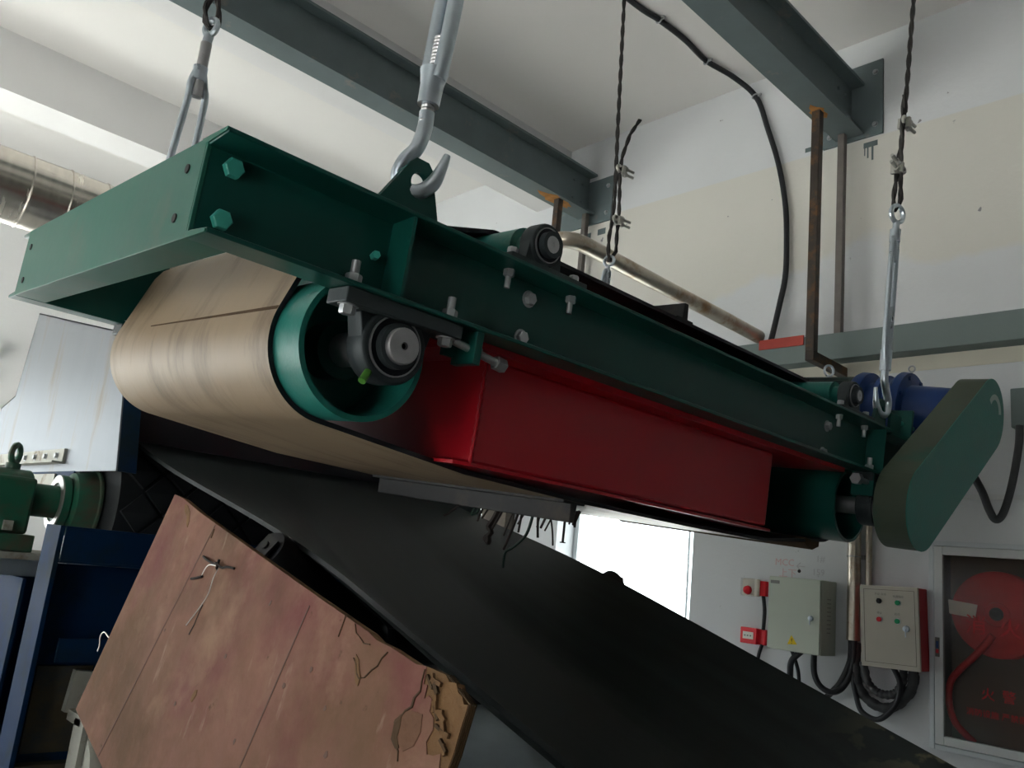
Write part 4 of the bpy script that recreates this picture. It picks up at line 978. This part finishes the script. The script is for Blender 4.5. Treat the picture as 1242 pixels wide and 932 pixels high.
# scraps of wire stuck to the board
tw = Thing('bent_wire', 'dark twisted tie wire with a long bright tail, stuck on the plywood', 'wire', bpnt(.43, .06, -.004), 'W')
tw.part('dark_twist', MB().tube([bpnt(.335, .072, -.003), bpnt(.375, .070, -.008), bpnt(.408, .068, -.006), bpnt(.430, .062, -.010), bpnt(.452, .064, -.006), bpnt(.48, .055, -.008), bpnt(.505, .050, -.004)], .0026, 7, 5).tube([bpnt(.425, .055, -.006), bpnt(.440, .070, -.010), bpnt(.430, .066, -.004)], .0030, 7, 4), M['rusty'])
tw.part('bright_tail', MB().tube([bpnt(.440, .066, -.006), bpnt(.445, .090, -.010), bpnt(.440, .125, -.004), bpnt(.425, .160, -.003), bpnt(.400, .205, -.003)], .0011, 5, 5).tube([bpnt(.440, .066, -.006), bpnt(.40, .075, -.012), bpnt(.370, .105, -.004)], .0011, 5, 5), M['thin_wire'])
Thing('rusty_nail', 'short rusty strip lying flat on the plywood under the tie wire', 'nail', bpnt(.35, .12, -.003), 'W', None, MB().tube([bpnt(.322, .126, -.0025), bpnt(.345, .118, -.003), bpnt(.372, .106, -.003)], .0030, 6, 3), M['rusty'])
Thing('loose_wire', 'little pale wire curl on the left edge of the plywood', 'wire', bpnt(.0, .38, -.004), 'W', None, MB().tube([bpnt(.01, .37, -.003), bpnt(-.01, .365, -.012), bpnt(-.022, .38, -.012), bpnt(-.018, .40, -.006), bpnt(-.02, .415, -.004)], .0016, 5, 5), M['thin_wire'])
# brackets of the conveyor that carry the sheet
for s_, lab in ((.35, 'steel bracket under the plywood edge, the upper one near the blue post'), (1.05, 'steel bracket under the plywood edge, the lower one near the splintered corner')):
    p = bpnt(s_, .555, .009)
    br = Thing('sheet_bracket', lab, 'bracket', p, 'W', 'brackets carrying the plywood',
               MB().box(p.x - .03, 1.069, p.y - .02, p.y + .02, p.z - .03, p.z - .004), M['blue'])

# ================================================================== ON THE RIGHT WALL
# pale control cabinet
c1 = Thing('control_cabinet', 'pale green-grey electrical cabinet with yellow warning triangle', 'cabinet', (4.51, 2.29, -.29), 'W')
c1.part('body', MB().box(4.425, 4.60, 2.138, 2.447, -.288, .106), M['cabgrey'], bevel=.004)
dr = c1.part('door', MB().box(4.415, 4.424, 2.141, 2.444, -.285, .103), M['cabgrey'], bevel=.003)
c1.part('lock', MB().lathe((4.415, 2.192, -.101), (-1, 0, 0), [(0, .014), (.010, .013), (.012, .010)], 18).box(4.399, 4.404, 2.190, 2.194, -.135, -.105), M['zinc'], dr)
tri = MB().prism([(4.4135, 2.322, -.251), (4.4135, 2.267, -.247), (4.4135, 2.300, -.201)], (.0012, 0, 0))
c1.part('warning_sign', tri, M['yellow'], dr, label='yellow warning triangle')
c1.part('warning_mark', text_mesh('!', .042, M['black'], facing_left(V((4.4132, 2.297, -.2335)) - c1.base)), M['black'], dr)
c1.part('maker_plate', MB().box(4.4142, 4.4152, 2.380, 2.434, .066, .084), M['ink'], dr)
for i in range(9):
    c1.part('vent_slot', MB().box(4.49, 4.535, 2.1372, 2.1385, .005 - i * .022, .010 - i * .022), M['vent'])
# beige control box with red body
c2_ = Thing('control_box', 'beige control box with red sides and push buttons', 'cabinet', (4.53, 1.79, -.30), 'W')
c2_.o.rotation_euler = (math.radians(-2.0), 0, 0)
c2_.part('body', MB().box(4.485, 4.60, 1.648, 1.936, -.297, .105), M['cabred'], bevel=.003, label='red enamel body')
fp = c2_.part('front_frame', MB().box(4.468, 4.485, 1.645, 1.938, -.299, .107), M['cabbeige'], bevel=.003)
gp = MB(); a, b, c, d = 1.662, 1.918, -.276, .088
for (p, q, r, s_) in ((a, b, d - .0015, d), (a, b, c, c + .0015), (a, a + .0015, c, d), (b - .0015, b, c, d)): gp.box(4.4670, 4.4685, p, q, r, s_)
c2_.part('door_gap', gp, M['groove'], fp)
def button(y, z, m, r=.0125):
    c2_.part('bezel', MB().lathe((4.468, y, z), (-1, 0, 0), [(0, r + .003), (.005, r + .002)], 20), M['alu'], fp)
    c2_.part('button', MB().lathe((4.463, y, z), (-1, 0, 0), [(0, r), (.008, r), (.010, r * .8)], 20), M[m], fp)
button(1.743, .026, 'btn_green'); button(1.838, -.062, 'btn_red'); button(1.747, -.065, 'btn_green')
c2_.part('selector', MB().lathe((4.468, 1.839, .030), (-1, 0, 0), [(0, .014), (.006, .013)], 20).box(4.452, 4.463, 1.834, 1.844, .018, .043), M['black'], fp)
c2_.part('lock', MB().lathe((4.468, 1.706, -.099), (-1, 0, 0), [(0, .017), (.012, .015), (.014, .011)], 20).box(4.450, 4.455, 1.704, 1.708, -.14, -.10), M['zinc'], fp)
for s_, y, z in (('手动 自动', 1.832, .064), ('电源指示', 1.742, .056), ('停止', 1.838, -.030), ('启动', 1.750, -.031)):
    c2_.part('lettering', text_mesh(s_, .014, M['ink'], facing_left(V((4.4678, y, z)) - c2_.base)), M['ink'], fp)
# fire hose cabinet
fc = Thing('hose_cabinet', 'recess fire hose cabinet with aluminium frame and dark glass', 'cabinet', (4.62, 1.27, -.65), 'W')
Y0, Y1, Z_0, Z_1 = .90, 1.645, -.650, .358
fc.part('outer_frame', MB().box(4.575, 4.60, Y1 - .025, Y1, Z_0, Z_1).box(4.575, 4.60, Y0, Y0 + .025, Z_0, Z_1).box(4.575, 4.60, Y0 + .025, Y1 - .025, Z_1 - .025, Z_1).box(4.575, 4.60, Y0 + .025, Y1 - .025, Z_0, Z_0 + .025), M['alu'], bevel=.004)
dfm = MB(); e = .042
a, b, c, d = Y0 + .027, Y1 - .027, Z_0 + .027, Z_1 - .027
dfm.box(4.570, 4.598, b - e, b, c, d).box(4.570, 4.598, a, a + e, c, d).box(4.570, 4.598, a + e, b - e, d - e, d).box(4.570, 4.598, a + e, b - e, c, c + e)
df = fc.part('door_frame', dfm, M['alushade'], bevel=.004)
fc.part('pane', MB().box(4.586, 4.590, a + e, b - e, c + e, d - e), M['smoke'], df, label='dusty dark glass')
fc.part('latch', MB().box(4.5665, 4.5705, 1.592, 1.612, -.213, -.120), M['greyrod'], df)
fc.part('latch_window', MB().box(4.5655, 4.5668, 1.596, 1.608, -.172, -.138), M['gearblue'], df)
fc.part('latch_button', MB().box(4.5645, 4.5668, 1.596, 1.608, -.196, -.178), M['btn_red'], df)
ln = MB().box(4.80, 4.81, .93, 1.615, -.62, .33).box(4.60, 4.81, .925, .93, -.62, .33).box(4.60, 4.81, 1.615, 1.62, -.62, .33).box(4.60, 4.81, .93, 1.615, -.625, -.62).box(4.60, 4.81, .93, 1.615, .33, .335)
fc.part('lining', ln, M['cabinet_in'])
hr = fc.part('hose_reel', MB().lathe((4.79, 1.365, .020), (-1, 0, 0), [(0, .20), (.012, .21), (.018, .205), (.02, .10), (.085, .095), (.09, .205), (.096, .21), (.106, .208), (.110, .198), (.106, .150), (.100, .14), (.102, .06), (.112, .055), (.112, .0)], 56), M['reel'], label='red hose reel seen through the glass')
fc.part('reel_hub', MB().lathe((4.678, 1.365, .022), (-1, 0, 0), [(0, .032), (.012, .030), (.018, .014), (.03, .012), (.03, 0)], 20), M['rusty'], hr)
fc.part('reel_label', MB().prism([(4.672, 1.585, .072), (4.672, 1.448, .058), (4.672, 1.460, -.008), (4.672, 1.580, .002)], (.003, 0, 0)), M['whiteplastic'])
fc.part('hose', MB().tube([(4.665, 1.38, -.08), (4.66, 1.42, -.14), (4.66, 1.475, -.205), (4.66, 1.53, -.265), (4.665, 1.575, -.33), (4.67, 1.585, -.42), (4.68, 1.56, -.52), (4.70, 1.48, -.60)], .017, 12, 6), M['reel'])
fc.part('hose_coil', MB().ring((4.74, 1.365, .02), (1, 0, 0), .175, .022, 40, 10), M['reel'], hr)
for s_, y in (('火', 1.382), ('警', 1.292), ('1', 1.222), ('1', 1.18), ('9', 1.13)):
    fc.part('lettering', text_mesh(s_, .062, M['print_red'], facing_left(V((4.5856, y, -.358)) - fc.base)), M['print_red'], df)
fc.part('lettering', text_mesh('消防设施 严禁挪用', .036, M['print_red'], facing_left(V((4.5856, 1.33, -.447)) - fc.base)), M['print_red'], df)
for s_, y in (('消', 1.43), ('火', 1.28), ('栓', 1.13)):
    fc.part('lettering', text_mesh(s_, .10, M['print_red'], facing_left(V((4.5856, y, -.045)) - fc.base)), M['print_red'], df)

# alarm devices
al = Thing('alarm_strobe', 'white wall alarm with red lamp, above red call point', 'alarm', (4.58, 2.62, .03), 'W')
al.part('base', MB().box(4.565, 4.60, 2.548, 2.60, -.012, .074), M['alarmred'], bevel=.004, label='red base')
al.part('housing', MB().box(4.535, 4.58, 2.585, 2.685, -.018, .082), M['whiteplastic'], bevel=.008)
al.part('lamp', MB().lathe((4.535, 2.645, .015), (-1, 0, 0), [(0, .026), (.018, .022), (.026, .010), (.028, 0)], 20, False), M['alarmred'])
al.part('clear_cover', MB().box(4.527, 4.531, 2.60, 2.690, -.02, .084), M['lens'])
cpn = Thing('call_point', 'small red fire call point below the white alarm', 'alarm', (4.58, 2.61, -.25), 'W')
cpn.part('base', MB().box(4.575, 4.60, 2.545, 2.66, -.288, -.200), M['alarmred'], bevel=.004)
cpn.part('front', MB().box(4.545, 4.575, 2.585, 2.690, -.288, -.198), M['alarmred'], bevel=.004)
fcp = cpn.part('break_panel', MB().box(4.5435, 4.5455, 2.605, 2.672, -.262, -.222), M['whiteplastic'], label='white break panel')
for k in range(3): cpn.part('print_mark', MB().box(4.5428, 4.5438, 2.617 + k * .018, 2.627 + k * .018, -.247, -.239), M['ink'], fcp)
def cable(pts, r, label, m='cable', name='cable'):
    return Thing(name, label, 'cable', pts[0], 'W', None, MB().tube(pts, r, 10, 6), M[m])
cable([(4.575, 2.566, -.012), (4.572, 2.553, -.093), (4.574, 2.558, -.202)], .011, 'short dark cable joining wall alarm to call point')
cable([(4.575, 2.563, -.286), (4.575, 2.583, -.351), (4.575, 2.59, -.45), (4.575, 2.592, -.9)], .010, 'dark cable running down from the call point')
# conduits
cd = Thing('conduit', 'thick galvanised conduit between the two control boxes', 'pipe', (4.55, 2.03, -.19), 'W')
cd.part('pipe_body', MB().cyl((4.555, 2.022, -.190), (4.555, 2.022, .95), .034, 24), M['galv'])
for z in (.25, .85): cd.part('pipe_clamp', MB().ring((4.555, 2.022, z), (0, 0, 1), .036, .004, 24, 6).box(4.585, 4.60, 1.98, 2.07, z - .012, z + .012), M['bolt'])
cd2 = Thing('conduit', 'thinner galvanised conduit running down behind the beige box', 'pipe', (4.57, 1.952, -.1), 'W')
cd2.part('pipe_body', MB().cyl((4.578, 1.953, -.06), (4.578, 1.953, .95), .017, 18), M['galv'])
# cables under the boxes
cable([(4.50, 2.21, -.285), (4.50, 2.207, -.384), (4.50, 2.172, -.446), (4.51, 2.112, -.468), (4.53, 2.061, -.433), (4.55, 2.022, -.33), (4.555, 2.015, -.18)], .016, 'black cable looping from pale cabinet up into the conduit')
cable([(4.54, 2.22, -.62), (4.53, 2.174, -.53), (4.53, 2.122, -.47), (4.535, 2.077, -.412), (4.55, 2.035, -.298), (4.555, 2.032, -.18)], .016, 'black cable dropping from conduit down behind the conveyor')
cable([(4.50, 2.341, -.285), (4.50, 2.312, -.35), (4.51, 2.299, -.423), (4.53, 2.30, -.60)], .010, 'thin black cable below the left of pale cabinet')
cable([(4.50, 2.285, -.285), (4.49, 2.333, -.341), (4.50, 2.345, -.418), (4.52, 2.352, -.60)], .017, 'thick black cable below the middle of pale cabinet')
hs = Thing('corrugated_conduit', 'thick grey corrugated hose looping under the beige control box', 'cable', (4.56, 1.85, -.50), 'W')
def corr(pts, r):
    return MB().tube(pts, lambda t: r * (1 + .07 * (1 if int(t * 150) % 2 else -1)), 12, 12)
hs.part('hose_body', corr([(4.578, 2.012, -.20), (4.565, 2.011, -.329), (4.565, 1.997, -.411), (4.56, 1.94, -.478), (4.56, 1.848, -.503), (4.56, 1.771, -.454), (4.555, 1.719, -.377), (4.555, 1.711, -.29)], .026), M['hose'])
hs2 = Thing('corrugated_conduit', 'second grey corrugated hose, inner loop under the beige box', 'cable', (4.53, 1.87, -.43), 'W')
hs2.part('hose_body', corr([(4.540, 1.960, -.29), (4.535, 1.932, -.388), (4.53, 1.87, -.431), (4.53, 1.799, -.424), (4.54, 1.764, -.372), (4.555, 1.76, -.29)], .021), M['hose'])
cable([(4.50, 1.795, -.285), (4.495, 1.756, -.359), (4.495, 1.767, -.452), (4.50, 1.826, -.531), (4.51, 1.885, -.56), (4.52, 1.959, -.533), (4.54, 1.997, -.458), (4.55, 2.015, -.377), (4.555, 2.015, -.18)], .014, 'black cable in the lowest loop under the beige box')
# writing on the wall
wr_t = Thing('wall_writing', 'faint red and grey marker writing above the pale cabinet', 'writing', (4.5985, 2.4, .17), 'W')
def wtxt(s_, size, y, z, m): wr_t.part('lettering', text_mesh(s_, size, M[m], facing_left(V((4.5988, y, z)) - wr_t.base)), M[m])
wtxt('MCC', .055, 2.452, .192, 'marker'); wtxt('←', .07, 2.352, .176, 'marker2'); wtxt('上下', .055, 2.43, .130, 'marker'); wtxt('1#', .05, 2.235, .225, 'marker2'); wtxt('159', .05, 2.245, .150, 'marker2')
Thing('wall_hole', 'small dark drilled hole under the wall writing', 'hole', (4.599, 2.360, .150), 'W', None, MB().cyl((4.5982, 2.360, .150), (4.6, 2.360, .150), .010, 14), M['groove'])
# junction box on the extreme right
jb = Thing('junction_box', 'grey junction box at the right edge of the view, above looping cable', 'box', (4.5, 1.10, .90), 'W')
jb.part('body', MB().box(4.44, 4.60, .95, 1.215, .905, 1.10), M['wallbeam'], bevel=.005)
jb.part('bracket', MB().prism([(4.45, 1.20, .904), (4.45, 1.0, .904), (4.45, 1.0, .76), (4.45, 1.06, .76)], (.03, 0, 0)), M['cream'])
cable([(4.43, 1.175, .91), (4.42, 1.18, .80), (4.41, 1.21, .62), (4.40, 1.245, .49), (4.39, 1.275, .455), (4.38, 1.30, .50), (4.36, 1.33, .60), (4.32, 1.385, .70), (4.22, 1.5, .76), (4.07, 1.75, .82), (3.965, 1.86, .80)], .018, 'dark cable looping from junction box behind the green guard', 'hose')
# far side of the room seen under the magnet
Thing('corner_post', 'dark brown post beside the far wall opening, behind the scrap wires', 'post', (4.55, 4.87, ZF), 'W', None, MB().box(4.50, 4.598, 4.74, 5.02, ZF, .95), M['postbrown'])
ct = Thing('curtain', 'tan pleated curtain at the far window, seen under the magnet', 'curtain', (4.55, 5.45, -.8), 'W')
cm = MB(); P = []
for i in range(41): P.append((4.54 + .022 * math.sin(i * 1.1), 5.18 + i * .017))
cm.prism([(x, y, -.80) for x, y in P] + [(x - .004, y, -.80) for x, y in P[::-1]], (0, 0, 1.66))
ct.part('cloth', cm, M['curtain'])
ct.part('curtain_rail', MB().cyl((4.545, 5.0, .87), (4.545, 6.3, .87), .012, 10), M['bolt'])
